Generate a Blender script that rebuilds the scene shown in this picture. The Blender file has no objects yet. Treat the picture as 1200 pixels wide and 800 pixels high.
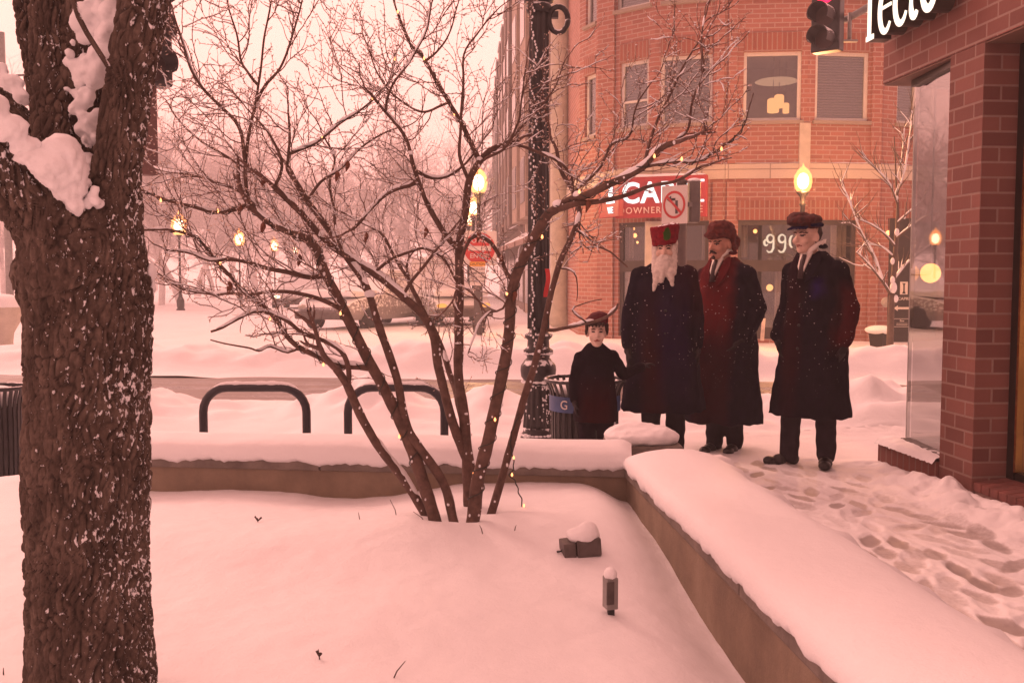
import bpy, bmesh, math, random
from mathutils import Vector, Matrix, noise
random.seed(11)
R = math.radians
EXPO = .70
SC = bpy.context.scene
COL = SC.collection
# ---------------------------------------------------------------- camera maths
CAMH = 1.38
FPX = 1160.0                       # focal length in pixels of a 1200 px wide frame
PITCH = math.atan(75 / FPX)
CP, SP = math.cos(PITCH), math.sin(PITCH)
def ray(px, py):
    a = (px - 600) / FPX; b = (400 - py) / FPX
    return Vector((a, CP + b * SP, -SP + b * CP))
def P(px, py, d):
    """world point seen at pixel (px, py) at the distance d along y"""
    r = ray(px, py); t = d / r.y
    return Vector((0, 0, CAMH)) + r * t
def G(px, py, z):
    r = ray(px, py); t = (z - CAMH) / r.z
    return Vector((0, 0, CAMH)) + r * t
def proj(p):
    x, y, z = p[0], p[1], p[2] - CAMH
    f = y * CP - z * SP; u = y * SP + z * CP
    return 600 + FPX * x / f, 400 - FPX * u / f
def XD(px, d): return P(px, 325, d).x
def ZD(py, d): return P(600, py, d).z
def sstep(a, b, x):
    t = max(0.0, min(1.0, (x - a) / (b - a))); return t * t * (3 - 2 * t)
def fbm(x, y, z=0.0, o=3):
    s = 0; a = 1
    for i in range(o):
        s += a * noise.noise(Vector((x, y, z))); x *= 2.03; y *= 2.03; z *= 2.03; a *= .5
    return s
# ---------------------------------------------------------------- mesh builder
def wloc(o):
    v = Vector((0, 0, 0))
    while o is not None:
        v = v + o.location; o = o.parent
    return v
class MB:
    def __init__(s): s.v = []; s.f = []; s.m = []; s.sm = []
    def add(s, vs, fs, mi=0, smooth=False):
        o = len(s.v)
        s.v.extend([(q[0], q[1], q[2]) for q in vs])
        for f in fs:
            s.f.append(tuple(i + o for i in f)); s.m.append(mi); s.sm.append(smooth)
        return s
    def obox(s, c, ax, ay, az, mi=0):
        c, ax, ay, az = Vector(c), Vector(ax), Vector(ay), Vector(az)
        vs = [c + ax * i + ay * j + az * k for k in (-1, 1) for j in (-1, 1) for i in (-1, 1)]
        fs = [(0, 2, 3, 1), (4, 5, 7, 6), (0, 1, 5, 4), (2, 6, 7, 3), (0, 4, 6, 2), (1, 3, 7, 5)]
        if ax.cross(ay).dot(az) < 0: fs = [f[::-1] for f in fs]
        return s.add(vs, fs, mi)
    def box(s, c, size, rz=0, mi=0):
        cz, sz = math.cos(rz), math.sin(rz)
        return s.obox(c, Vector((cz, sz, 0)) * size[0] / 2, Vector((-sz, cz, 0)) * size[1] / 2, (0, 0, size[2] / 2), mi)
    def tube(s, pts, rads, n=8, mi=0, smooth=True, caps=True, squash=None):
        pts = [Vector(p) for p in pts]
        if not hasattr(rads, '__len__'): rads = [rads] * len(pts)
        vs = []; fs = []
        t0 = (pts[1] - pts[0]).normalized()
        a = Vector((0, 0, 1)) if abs(t0.z) < .9 else Vector((1, 0, 0))
        u = t0.cross(a).normalized()
        for i, p in enumerate(pts):
            t = (pts[min(i + 1, len(pts) - 1)] - pts[max(i - 1, 0)])
            if t.length < 1e-9: t = t0.copy()
            t.normalize()
            u = (u - t * u.dot(t))
            if u.length < 1e-6: u = t.orthogonal()
            u.normalize(); w = t.cross(u)
            for k in range(n):
                an = 2 * math.pi * k / n
                vs.append(p + (u * math.cos(an) + w * math.sin(an)) * rads[i])
        for i in range(len(pts) - 1):
            for k in range(n):
                k2 = (k + 1) % n
                fs.append((i * n + k, i * n + k2, (i + 1) * n + k2, (i + 1) * n + k))
        if caps:
            fs.append(tuple(range(n - 1, -1, -1))); b = (len(pts) - 1) * n
            fs.append(tuple(range(b, b + n)))
        return s.add(vs, fs, mi, smooth)
    def lathe(s, prof, c, n=24, mi=0, smooth=True, flute=0, nfl=0):
        c = Vector(c); vs = []; fs = []
        for r, z in prof:
            for k in range(n):
                an = 2 * math.pi * k / n
                rr = r * (1 - flute * (.5 + .5 * math.cos(an * nfl))) if nfl else r
                vs.append(c + Vector((rr * math.cos(an), rr * math.sin(an), z)))
        for i in range(len(prof) - 1):
            for k in range(n):
                k2 = (k + 1) % n
                fs.append((i * n + k, i * n + k2, (i + 1) * n + k2, (i + 1) * n + k))
        fs.append(tuple(range(n - 1, -1, -1))); b = (len(prof) - 1) * n
        fs.append(tuple(range(b, b + n)))
        return s.add(vs, fs, mi, smooth)
    def ell(s, c, r, nu=16, nv=10, mat=None, mi=0, smooth=True):
        c = Vector(c)
        if not hasattr(r, '__len__'): r = (r, r, r)
        vs = []
        def T(q):
            q = Vector((q[0] * r[0], q[1] * r[1], q[2] * r[2]))
            return c + (mat @ q if mat else q)
        vs.append(T((0, 0, -1)))
        for j in range(1, nv):
            ph = -math.pi / 2 + math.pi * j / nv
            for k in range(nu):
                an = 2 * math.pi * k / nu
                vs.append(T((math.cos(ph) * math.cos(an), math.cos(ph) * math.sin(an), math.sin(ph))))
        vs.append(T((0, 0, 1))); top = len(vs) - 1
        fs = [(0, 1 + (k + 1) % nu, 1 + k) for k in range(nu)]
        for j in range(nv - 2):
            for k in range(nu):
                k2 = (k + 1) % nu; a = 1 + j * nu
                fs.append((a + k, a + k2, a + nu + k2, a + nu + k))
        a = 1 + (nv - 2) * nu
        fs += [(a + k, a + (k + 1) % nu, top) for k in range(nu)]
        return s.add(vs, fs, mi, smooth)
    def caps(s, a, b, ra, rb=None, n=14, mi=0):
        """tapered capsule"""
        a, b = Vector(a), Vector(b); rb = ra if rb is None else rb
        d = (b - a); L = d.length; t = d.normalized() if L > 1e-6 else Vector((0, 0, 1))
        pts = []; rr = []
        for q in (-.999, -.8, -.5, 0): pts.append(a + t * ra * q); rr.append(max(1e-3, ra * math.sqrt(max(0, 1 - q * q))))
        for q in (.5,): pts.append(a + d * q); rr.append((ra + rb) / 2)
        for q in (0, .5, .8, .999): pts.append(b + t * rb * q); rr.append(max(1e-3, rb * math.sqrt(max(0, 1 - q * q))))
        return s.tube(pts, rr, n, mi)
    def prism(s, poly, o, ax, ay, an, mi=0):
        """polygon (2-D, in the axes ax, ay) extruded along the vector an"""
        o, ax, ay, an = Vector(o), Vector(ax), Vector(ay), Vector(an)
        area = sum(poly[i][0] * poly[(i + 1) % len(poly)][1] - poly[(i + 1) % len(poly)][0] * poly[i][1] for i in range(len(poly)))
        if area < 0: poly = poly[::-1]
        n = len(poly)
        vs = [o + ax * p[0] + ay * p[1] for p in poly] + [o + ax * p[0] + ay * p[1] + an for p in poly]
        fs = [tuple(range(n - 1, -1, -1)), tuple(range(n, 2 * n))] + [(i, (i + 1) % n, n + (i + 1) % n, n + i) for i in range(n)]
        if ax.cross(ay).dot(an) < 0: fs = [f[::-1] for f in fs]
        return s.add(vs, fs, mi)
    def grid(s, nx, ny, fn, mi=0, smooth=True):
        vs = [fn(i / (nx - 1), j / (ny - 1)) for j in range(ny) for i in range(nx)]
        fs = [(j * nx + i, j * nx + i + 1, (j + 1) * nx + i + 1, (j + 1) * nx + i) for j in range(ny - 1) for i in range(nx - 1)]
        return s.add(vs, fs, mi, smooth)
    def text(s, txt, size, o, ax, ay, an, mi=0, bold=0.0, space=1.0, center=True, sx=1.0):
        cu = bpy.data.curves.new('t', 'FONT'); cu.body = txt; cu.size = 1.0; cu.extrude = .5
        cu.offset = bold; cu.space_character = space; cu.resolution_u = 4
        if center: cu.align_x = 'CENTER'
        ob = bpy.data.objects.new('t', cu); COL.objects.link(ob)
        dg = bpy.context.evaluated_depsgraph_get()
        me = bpy.data.meshes.new_from_object(ob.evaluated_get(dg))
        o, ax, ay, an = Vector(o), Vector(ax), Vector(ay), Vector(an)
        vs = [o + ax * v.co.x * size * sx + ay * v.co.y * size + an * (v.co.z + .5) for v in me.vertices]
        s.add(vs, [tuple(p.vertices) for p in me.polygons], mi)
        bpy.data.objects.remove(ob); bpy.data.curves.remove(cu); bpy.data.meshes.remove(me)
        return s
    def mesh(s, name, origin=Vector((0, 0, 0)), uv=False, bevel=0, recalc=False):
        me = bpy.data.meshes.new(name)
        me.from_pydata([(v[0] - origin[0], v[1] - origin[1], v[2] - origin[2]) for v in s.v], [], s.f)
        me.polygons.foreach_set('material_index', s.m)
        me.polygons.foreach_set('use_smooth', s.sm)
        if bevel or recalc:
            bm = bmesh.new(); bm.from_mesh(me)
            if recalc: bmesh.ops.recalc_face_normals(bm, faces=bm.faces)
            if bevel:
                es = [e for e in bm.edges if len(e.link_faces) == 2 and e.calc_face_angle(0) > .6]
                bmesh.ops.bevel(bm, geom=es, offset=bevel, segments=2, affect='EDGES', profile=.5)
            bm.to_mesh(me); bm.free()
        if uv:
            lay = me.uv_layers.new(name='UVMap')
            for p in me.polygons:
                n = p.normal
                if abs(n.z) < .75:
                    t = Vector((-n.y, n.x, 0)).normalized()
                    if abs(t.x) > abs(t.y):
                        if t.x < 0: t = -t
                    elif t.y < 0: t = -t
                    for li in p.loop_indices:
                        q = Vector(me.vertices[me.loops[li].vertex_index].co) + origin
                        lay.data[li].uv = (q.dot(t), q.z)
                else:
                    for li in p.loop_indices:
                        q = Vector(me.vertices[me.loops[li].vertex_index].co) + origin
                        lay.data[li].uv = (q.x, q.y)
        me.update()
        return me
    def build(s, name, mats, parent=None, local=False, **kw):
        if not isinstance(mats, (list, tuple)): mats = [mats]
        if parent is not None: org = Vector((0, 0, 0)) if local else wloc(parent)
        elif local: org = Vector((0, 0, 0))
        else:
            xs = [v[0] for v in s.v]; ys = [v[1] for v in s.v]; zs = [v[2] for v in s.v]
            org = Vector(((min(xs) + max(xs)) / 2, (min(ys) + max(ys)) / 2, min(zs)))
        me = s.mesh(name, org, **kw)
        for m in mats: me.materials.append(m)
        return link(name, me, parent, org if parent is None else None)
def link(name, me, parent=None, loc=None):
    o = bpy.data.objects.new(name, me); COL.objects.link(o)
    if parent is not None: o.parent = parent
    elif loc is not None: o.location = loc
    return o
def thing(name, label, cat, loc=(0, 0, 0), rz=0, group=None):
    o = bpy.data.objects.new(name, None); COL.objects.link(o)
    o.location = loc; o.rotation_euler = (0, 0, rz); o.empty_display_size = .2
    return tag(o, label, cat, group)
def tag(o, label=None, cat=None, group=None, kind=None):
    if label: o['label'] = label
    if cat: o['category'] = cat
    if group: o['group'] = group
    if kind: o['kind'] = kind
    return o
def struct(o): o['kind'] = 'structure'; return o
def copy_tree(o, parent=None):
    c = o.copy(); COL.objects.link(c)
    if parent is not None: c.parent = parent
    for ch in list(o.children): copy_tree(ch, c)
    return c
def evaluated(mb, mods, name='tmp', recalc=True):
    """mesh builder -> mesh after the given modifiers"""
    me = mb.mesh(name, recalc=False)
    ob = bpy.data.objects.new(name, me); COL.objects.link(ob)
    for kind, props in mods:
        md = ob.modifiers.new(kind, kind)
        for k, v in props.items(): setattr(md, k, v)
    dg = bpy.context.evaluated_depsgraph_get()
    out = bpy.data.meshes.new_from_object(ob.evaluated_get(dg))
    bpy.data.objects.remove(ob); bpy.data.meshes.remove(me)
    out.polygons.foreach_set('use_smooth', [True] * len(out.polygons))
    return out
def remesh(mb, voxel, smooth=2):
    mods = [('REMESH', dict(mode='VOXEL', voxel_size=voxel))]
    if smooth: mods.append(('SMOOTH', dict(factor=.5, iterations=smooth)))
    return evaluated(mb, mods)
def displace(me, fn):
    ns = [v.normal.copy() for v in me.vertices]
    for v, n in zip(me.vertices, ns): v.co = v.co + fn(v.co, n)
    me.update()
# ---------------------------------------------------------------- materials
def nt(name):
    m = bpy.data.materials.new(name); m.use_nodes = True
    t = m.node_tree; t.nodes.clear()
    out = t.nodes.new('ShaderNodeOutputMaterial')
    return m, t, out
def N(t, typ, **kw):
    n = t.nodes.new('ShaderNode' + typ)
    for k, v in kw.items():
        if k.startswith('i_'):
            key = k[2:]
            n.inputs[int(key) if key.isdigit() else key.replace('_', ' ')].default_value = v
        else: setattr(n, k, v)
    return n
def L(t, a, b): t.links.new(a, b)
def ramp(t, fac, stops):
    r = N(t, 'ValToRGB'); e = r.color_ramp.elements
    while len(e) < len(stops): e.new(.5)
    for el, (p, c) in zip(e, stops):
        el.position = p; el.color = (c[0], c[1], c[2], 1) if hasattr(c, '__len__') else (c, c, c, 1)
    L(t, fac, r.inputs[0]); return r.outputs[0]
def mixc(t, fac, a, b, blend='MIX'):
    m = N(t, 'Mix', data_type='RGBA', blend_type=blend)
    if hasattr(fac, 'name'): L(t, fac, m.inputs[0])
    else: m.inputs[0].default_value = fac
    for i, q in ((6, a), (7, b)):
        if hasattr(q, 'name'): L(t, q, m.inputs[i])
        else: m.inputs[i].default_value = (q[0], q[1], q[2], 1)
    return m.outputs[2]
def math_(t, op, a, b=None, clamp=False):
    m = N(t, 'Math', operation=op, use_clamp=clamp)
    for i, q in enumerate((a, b)):
        if q is None: continue
        if hasattr(q, 'name'): L(t, q, m.inputs[i])
        else: m.inputs[i].default_value = q
    return m.outputs[0]
def nz(t, vec, scale, detail=4, rough=.55, out=0):
    n = N(t, 'TexNoise'); n.inputs['Scale'].default_value = scale; n.inputs['Detail'].default_value = detail
    n.inputs['Roughness'].default_value = rough
    L(t, vec, n.inputs['Vector']); return n.outputs[out]
def mapping(t, vec, scale=(1, 1, 1), loc=(0, 0, 0)):
    m = N(t, 'Mapping'); m.inputs['Scale'].default_value = scale; m.inputs['Location'].default_value = loc
    L(t, vec, m.inputs['Vector']); return m.outputs[0]
def bump(t, h, strength=.4, dist=.01, normal=None):
    b = N(t, 'Bump'); b.inputs['Strength'].default_value = strength; b.inputs['Distance'].default_value = dist
    L(t, h, b.inputs['Height'])
    if normal is not None: L(t, normal, b.inputs['Normal'])
    return b.outputs[0]
SNOWC = (.84, .85, .87)
def topsnow(t, col, amount=.6, scale=14, lo=.35):
    """snow lying on the upward faces of a thing, its edge ragged by a noise"""
    geo = N(t, 'NewGeometry'); sep = N(t, 'SeparateXYZ'); L(t, geo.outputs['Normal'], sep.inputs[0])
    tc = N(t, 'TexCoord')
    n = nz(t, tc.outputs['Object'], scale, 4, .6)
    a = math_(t, 'ADD', sep.outputs['Z'], math_(t, 'MULTIPLY', math_(t, 'SUBTRACT', n, .5), 1.6))
    f = N(t, 'MapRange'); f.inputs[1].default_value = 1 - amount; f.inputs[2].default_value = 1 - amount + .12
    L(t, a, f.inputs[0])
    return mixc(t, f.outputs[0], col, SNOWC), f.outputs[0]
def simple(name, col, rough=.6, var=.25, scale=8, bmp=.15, bscale=60, bdist=.004, metal=0, spec=.4, snow=0, col2=None, coat=0):
    m, t, out = nt(name)
    tc = N(t, 'TexCoord'); v = tc.outputs['Object']
    b = N(t, 'BsdfPrincipled'); b.inputs['Roughness'].default_value = rough; b.inputs['Metallic'].default_value = metal
    b.inputs['Specular IOR Level'].default_value = spec
    n = nz(t, v, scale, 5, .6)
    c2 = col2 or tuple(min(1, c * (1 - var)) for c in col)
    c1 = tuple(min(1, c * (1 + (var if not col2 else 0))) for c in col)
    c = ramp(t, n, [(.3, c2), (.7, c1)])
    if snow:
        c, f = topsnow(t, c, snow)
        L(t, mixc(t, f, (rough,) * 3, (.7,) * 3), b.inputs['Roughness'])
    L(t, c, b.inputs['Base Color'])
    if bmp:
        L(t, bump(t, nz(t, v, bscale, 4, .6), bmp, bdist), b.inputs['Normal'])
    if coat: b.inputs['Coat Weight'].default_value = coat
    L(t, b.outputs[0], out.inputs[0]); return m
def emit(name, col, strength):
    m, t, out = nt(name)
    e = N(t, 'Emission'); e.inputs[0].default_value = (*col, 1); e.inputs[1].default_value = strength
    L(t, e.outputs[0], out.inputs[0]); return m
def snow_mat(name='snow', base=SNOWC, b1=.6, b2=.5, grit=None):
    m, t, out = nt(name)
    tc = N(t, 'TexCoord'); v = tc.outputs['Object']
    b = N(t, 'BsdfPrincipled'); b.inputs['Roughness'].default_value = .62; b.inputs['Specular IOR Level'].default_value = .25
    c = ramp(t, nz(t, v, 2.3, 5, .6), [(.3, tuple(q * .95 for q in base)), (.7, base)])
    L(t, c, b.inputs['Base Color'])
    n1 = bump(t, nz(t, v, 9, 5, .6), b1, .012)
    n2 = bump(t, nz(t, v, 150, 3, .7), b2, .003, n1)
    L(t, n2, b.inputs['Normal'])
    L(t, b.outputs[0], out.inputs[0]); return m
def brick_mat(name, c1, c2, mortar, bw=.2, rh=.067, ms=.010, soldier=False, bmp=.5, off=.5, rough=.8, dirt=.35):
    m, t, out = nt(name)
    uvn = N(t, 'TexCoord'); v = uvn.outputs['UV']
    if soldier:
        sp = N(t, 'SeparateXYZ'); L(t, v, sp.inputs[0]); cb = N(t, 'CombineXYZ')
        L(t, sp.outputs[1], cb.inputs[0]); L(t, sp.outputs[0], cb.inputs[1]); v = cb.outputs[0]
    br = N(t, 'TexBrick'); br.offset = 0 if soldier else off
    L(t, v, br.inputs['Vector'])
    br.inputs['Color1'].default_value = (*c1, 1); br.inputs['Color2'].default_value = (*c2, 1)
    br.inputs['Mortar'].default_value = (*mortar, 1); br.inputs['Scale'].default_value = 1
    br.inputs['Mortar Size'].default_value = ms; br.inputs['Mortar Smooth'].default_value = .25
    br.inputs['Bias'].default_value = -.1; br.inputs['Brick Width'].default_value = bw; br.inputs['Row Height'].default_value = rh
    tc = uvn.outputs['Object']
    n = nz(t, tc, 1.3, 4, .6); n2 = nz(t, tc, 45, 4, .65)
    c = mixc(t, math_(t, 'MULTIPLY', n, dirt), br.outputs[0], tuple(q * .45 for q in c2))
    c = mixc(t, math_(t, 'MULTIPLY', n2, .55), c, tuple(min(1, q * .6) for q in c1))
    b = N(t, 'BsdfPrincipled'); b.inputs['Roughness'].default_value = rough; b.inputs['Specular IOR Level'].default_value = .25
    L(t, c, b.inputs['Base Color'])
    h = math_(t, 'ADD', math_(t, 'MULTIPLY', br.outputs['Fac'], -1.0), math_(t, 'MULTIPLY', n2, .5))
    L(t, bump(t, h, bmp, .008), b.inputs['Normal'])
    L(t, b.outputs[0], out.inputs[0]); return m
def glass_mat(name, tint=(.9, .9, .9), refl=1.0, floor=.06, rough=.02):
    m, t, out = nt(name)
    fr = N(t, 'Fresnel'); ge = N(t, 'NewGeometry')
    L(t, math_(t, 'SUBTRACT', 1.5, math_(t, 'MULTIPLY', ge.outputs['Backfacing'], 1.5 - 1 / 1.5)), fr.inputs[0])   # a thin pane: the same from both sides
    f = math_(t, 'MULTIPLY_ADD', fr.outputs[0], refl); t.nodes[-1].inputs[2].default_value = floor
    t.nodes[-1].use_clamp = True
    tr = N(t, 'BsdfTransparent'); tr.inputs[0].default_value = (*tint, 1)
    gl = N(t, 'BsdfGlossy'); gl.inputs['Roughness'].default_value = rough
    mx = N(t, 'MixShader'); L(t, f, mx.inputs[0]); L(t, tr.outputs[0], mx.inputs[1]); L(t, gl.outputs[0], mx.inputs[2])
    L(t, mx.outputs[0], out.inputs[0]); return m

snow = snow_mat('snow')
M_black = simple('black_painted_metal', (.018, .017, .02), .38, .4, 20, .1, snow=.18)
M_iron = simple('black_cast_iron', (.016, .014, .015), .42, .4, 14, .3, 40, snow=.42)
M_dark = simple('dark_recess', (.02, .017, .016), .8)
M_stone = simple('limestone', (.50, .45, .38), .85, .15, 5, .3, 40)
M_white = simple('white_window_frame', (.62, .59, .55), .6, .08)
M_steel = simple('galvanised_steel', (.26, .25, .24), .5, .2, 12, .1, metal=.4)
# ---------------------------------------------------------------- render, world, sun, camera
SC.render.engine = 'CYCLES'
SC.view_settings.view_transform = 'Standard'; SC.view_settings.look = 'None'
SC.view_settings.exposure = EXPO; SC.view_settings.gamma = 1; SC.view_settings.use_curve_mapping = False
SC.cycles.max_bounces = 8; SC.cycles.diffuse_bounces = 3; SC.cycles.glossy_bounces = 4
SC.cycles.transparent_max_bounces = 12; SC.cycles.volume_bounces = 3
SC.cycles.use_denoising = True
SC.cycles.sample_clamp_indirect = 6
SUN_EL, SUN_AZ = R(34), R(-38)      # azimuth from +y towards -x: ahead and to the left
w = bpy.data.worlds.new('World'); SC.world = w; w.use_nodes = True
t = w.node_tree; bg = t.nodes['Background']
sky = N(t, 'TexSky', sky_type='NISHITA', sun_disc=False, sun_elevation=SUN_EL, sun_rotation=SUN_AZ, air_density=1.5, dust_density=4)
tint = mixc(t, 1.0, sky.outputs[0], (1.0, .40, .30), 'MULTIPLY')
# a low even snow cloud in pink dawn light, with a little of the clear sky above showing through
tcw = N(t, 'TexCoord')
cl = nz(t, mapping(t, tcw.outputs['Generated'], (1, 1, 2.2)), 1.6, 4, .5)
cloud = ramp(t, cl, [(.25, (13.2, 6.0, 5.1)), (.75, (14.2, 6.7, 5.7))])
spw = N(t, 'SeparateXYZ'); L(t, tcw.outputs['Generated'], spw.inputs[0])
cloud = mixc(t, 1.0, cloud, ramp(t, spw.outputs[2], [(.02, (.82,) * 3), (.25, (.84,) * 3), (.55, (.86,) * 3), (1, (.74,) * 3)]), 'MULTIPLY')
# the dawn is ahead of the camera: the cloud behind it is darker
fy = N(t, 'MapRange'); fy.inputs[1].default_value = -1; fy.inputs[2].default_value = .8; fy.inputs[3].default_value = .50; fy.inputs[4].default_value = 1.08
L(t, spw.outputs[1], fy.inputs[0]); fc = N(t, 'CombineXYZ')
for q in range(3): L(t, fy.outputs[0], fc.inputs[q])
cloud = mixc(t, 1.0, cloud, fc.outputs[0], 'MULTIPLY')
L(t, mixc(t, .04, cloud, tint), bg.inputs[0]); bg.inputs[1].default_value = .10
sl = bpy.data.lights.new('sun', 'SUN'); sl.energy = .95; sl.angle = R(18); sl.color = (1, .52, .42)
so = bpy.data.objects.new('sun', sl); COL.objects.link(so)
sd = Vector((math.sin(SUN_AZ) * math.cos(SUN_EL), math.cos(SUN_AZ) * math.cos(SUN_EL), math.sin(SUN_EL)))
so.rotation_euler = (-sd).to_track_quat('-Z', 'Y').to_euler(); so.location = sd * 30 + Vector((0, 0, 10))
cd = bpy.data.cameras.new('camera'); cd.sensor_width = 36; cd.lens = FPX / 1200 * 36
cd.clip_start = .05; cd.clip_end = 3000
co = bpy.data.objects.new('camera', cd); COL.objects.link(co)
co.location = (0, 0, CAMH); co.rotation_euler = (R(90) - PITCH, 0, 0); SC.camera = co
# ================================================================ GROUND
U_ = Vector((-.0857, .9963, 0)); NS = Vector((-.9963, -.0857, 0)); O_ = Vector((2.77, 5.9, 0))
def W(s, off, z): return O_ + U_ * s + NS * off + Vector((0, 0, z))
def FX(y): return 2.77 - .086 * (y - 5.9)
WZ = .48
CORN = G(735, 548, WZ); FL = G(40, 533, WZ); NR = G(998, 805, WZ)
f_dir = (FL - CORN).normalized(); r_dir = (NR - CORN).normalized()
f_out = Vector((-f_dir.y, f_dir.x, 0));  f_out = f_out if f_out.y > 0 else -f_out
r_out = Vector((-r_dir.y, r_dir.x, 0));  r_out = r_out if r_out.x > 0 else -r_out
def wall_x(y): return CORN.x + r_dir.x / r_dir.y * (y - CORN.y)
rnd = random.Random(5)
prints = {}
def add_print(x, y, a, l, wd, dp):
    st = rnd.choice((.15, .25, .35, .45, .6, .75, .95)) 
    for i in range(-2, 3):
        for j in range(-2, 3):
            prints.setdefault((int(x / .2) + i, int(y / .2) + j), []).append((x, y, math.cos(a), math.sin(a), l, wd, dp, st))
TR = {}
PL = []
for i in range(1700):
    y = rnd.uniform(1.5, 7.2); lo = wall_x(y) + .85 if y < 5 else 1.0
    x = lo + .08 + (FX(y) - .42 - lo) * rnd.random() ** .85
    if any((x - q[0]) ** 2 + ((y - q[1]) * .5) ** 2 < rnd.choice((.004, .009, .014)) for q in PL): continue
    PL.append((x, y)); add_print(x, y, R(96) + rnd.gauss(0, .45), rnd.uniform(.12, .16), rnd.uniform(.042, .058), rnd.uniform(.005, .014))
def tread(x, y):
    s = 0.0
    for q in prints.get((int(x / .2), int(y / .2)), ()):
        dx, dy = x - q[0], y - q[1]; a = (dx * q[2] + dy * q[3]) / q[4]; b = (-dx * q[3] + dy * q[2]) / (q[5] * (1 - .18 * a + .12 * math.cos(a * 4)))
        s = max(s, q[7] * sstep(1.35, .45, a * a + b * b))
    return s
def bank_y(x): return 9.35 - .10 * x
def H(x, y):
    h = .045 + .02 * fbm(x * 1.1, y * 1.1, 3.3)
    lo = wall_x(y) + .80 if y < 5 else 1.25 - .3 * (y - 5)
    tr = sstep(lo, lo + .35, x) * sstep(FX(y) - .12, FX(y) - .4, x) * sstep(8.2, 6.6, y)
    if tr > 0:
        h += tr * (-.014 + .009 * fbm(x * 5, y * 2.6, 1.7) + .004 * noise.noise(Vector((x * 24, y * 15, 0))))
        dpm = 0.0; lip = 0.0
        for q in prints.get((int(x / .2), int(y / .2)), ()):
            dx, dy = x - q[0], y - q[1]
            a = (dx * q[2] + dy * q[3]) / q[4]; b = (-dx * q[3] + dy * q[2]) / q[5]
            r = a * a + b * b
            if r < 2.2: dpm = max(dpm, q[6] * sstep(1.45, .25, r)); lip = max(lip, q[6] * .22 * sstep(1.0, 1.35, r) * sstep(2.2, 1.5, r))
        h += tr * ((lip if dpm < .006 else 0) - dpm)
    # ridge shovelled against the shop
    if 1.5 < y < 7.4 and x > 1.5:
        e = (x - (FX(y) - .14)) / .15
        if abs(e) < 2.2:
            lump = max(0, .6 + .9 * fbm(x * 5, y * 5, 8, 3))
            h += (.105 - .055 * sstep(6.2, 6.5, y)) * math.exp(-e * e) * lump * sstep(7.3, 6.9, y)
    # bank ploughed up beside the road
    e = (y - bank_y(x))
    hb = .085 + .05 * noise.noise(Vector((x * .55, 2.2, 0))) + .27 * math.exp(-((x + 1.35) / .45) ** 2) + .24 * math.exp(-((x - 3.3) / .75) ** 2) + .05 * sstep(-3.2, -4.2, x) + .14 * math.exp(-((x + .2) / .35) ** 2) + .10 * math.exp(-((x - .6) / .35) ** 2) + .16 * math.exp(-((x + 3.6) / .3) ** 2)
    k = math.exp(-(e / (.85 if e < 0 else .5)) ** 2)
    if k > .01:
        d = noise.voronoi(Vector((x * 2.3, y * 2.3, .3)))[0]
        h += k * (hb + (.06 + .42 * hb) * (d[1] - d[0]) + (.03 + .25 * hb) * fbm(x * 2.2, y * 2.2, 5, 4))
    return h
def ground_grid(name, x0, x1, y0, y1, step, drop=None, mat=None):
    nx = int((x1 - x0) / step) + 1; ny = int((y1 - y0) / step) + 1
    b = MB()
    def fn(i, j):
        x = x0 + (x1 - x0) * i; y = y0 + (y1 - y0) * j
        z = H(x, y)
        if drop: z -= drop(x, y)
        return (x, y, z)
    b.grid(nx, ny, fn)
    o = struct(b.build(name, mat or snow))
    if mat:
        at = o.data.attributes.new('tread', 'FLOAT', 'POINT'); at.data.foreach_set('value', [tread(v[0], v[1]) for v in b.v])
    return o
# trodden snow: where it is trampled thin the wet pavement and grey slush show
def trodden():
    m, t, out = nt('trodden_snow')
    tc = N(t, 'TexCoord'); geo = N(t, 'NewGeometry')
    sep = N(t, 'SeparateXYZ'); L(t, geo.outputs['Position'], sep.inputs[0])
    v = geo.outputs['Position']
    n = nz(t, mapping(t, v, (1.6, .7, 1)), 13, 5, .65); n2 = nz(t, v, 1.4, 3, .5)
    a = math_(t, 'ADD', sep.outputs['Z'], math_(t, 'MULTIPLY', math_(t, 'SUBTRACT', n, .5), .018))
    a = math_(t, 'ADD', a, math_(t, 'MULTIPLY', math_(t, 'SUBTRACT', n2, .5), -.022))
    mr = N(t, 'MapRange'); mr.inputs[1].default_value = -.012; mr.inputs[2].default_value = .022
    at = N(t, 'Attribute', attribute_name='tread')
    dirt = math_(t, 'MULTIPLY', at.outputs['Fac'], math_(t, 'ADD', math_(t, 'MULTIPLY', nz(t, v, 30, 4, .65), 1.1), .12))
    L(t, math_(t, 'SUBTRACT', a, math_(t, 'MULTIPLY', dirt, .032)), mr.inputs[0])
    tm = N(t, 'MapRange'); tm.inputs[1].default_value = .22; tm.inputs[2].default_value = .85; tm.inputs[4].default_value = .85
    L(t, math_(t, 'ADD', at.outputs['Fac'], math_(t, 'MULTIPLY', math_(t, 'SUBTRACT', nz(t, v, 38, 4, .65), .5), .75)), tm.inputs[0])
    c = ramp(t, mr.outputs[0], [(0, (.30, .255, .235)), (.3, (.46, .41, .385)), (.65, (.70, .67, .655)), (1, (.82, .82, .83))])
    c = mixc(t, tm.outputs[0], c, (.34, .30, .285))
    b = N(t, 'BsdfPrincipled'); L(t, c, b.inputs['Base Color'])
    L(t, ramp(t, mr.outputs[0], [(0, .48), (.5, .58), (1, .65)]), b.inputs['Roughness'])
    b.inputs['Specular IOR Level'].default_value = .35
    n1 = bump(t, nz(t, v, 24, 5, .65), .5, .012); L(t, bump(t, nz(t, v, 130, 3, .7), .35, .003, n1), b.inputs['Normal'])
    L(t, b.outputs[0], out.inputs[0]); return m
M_trod = trodden()
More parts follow.
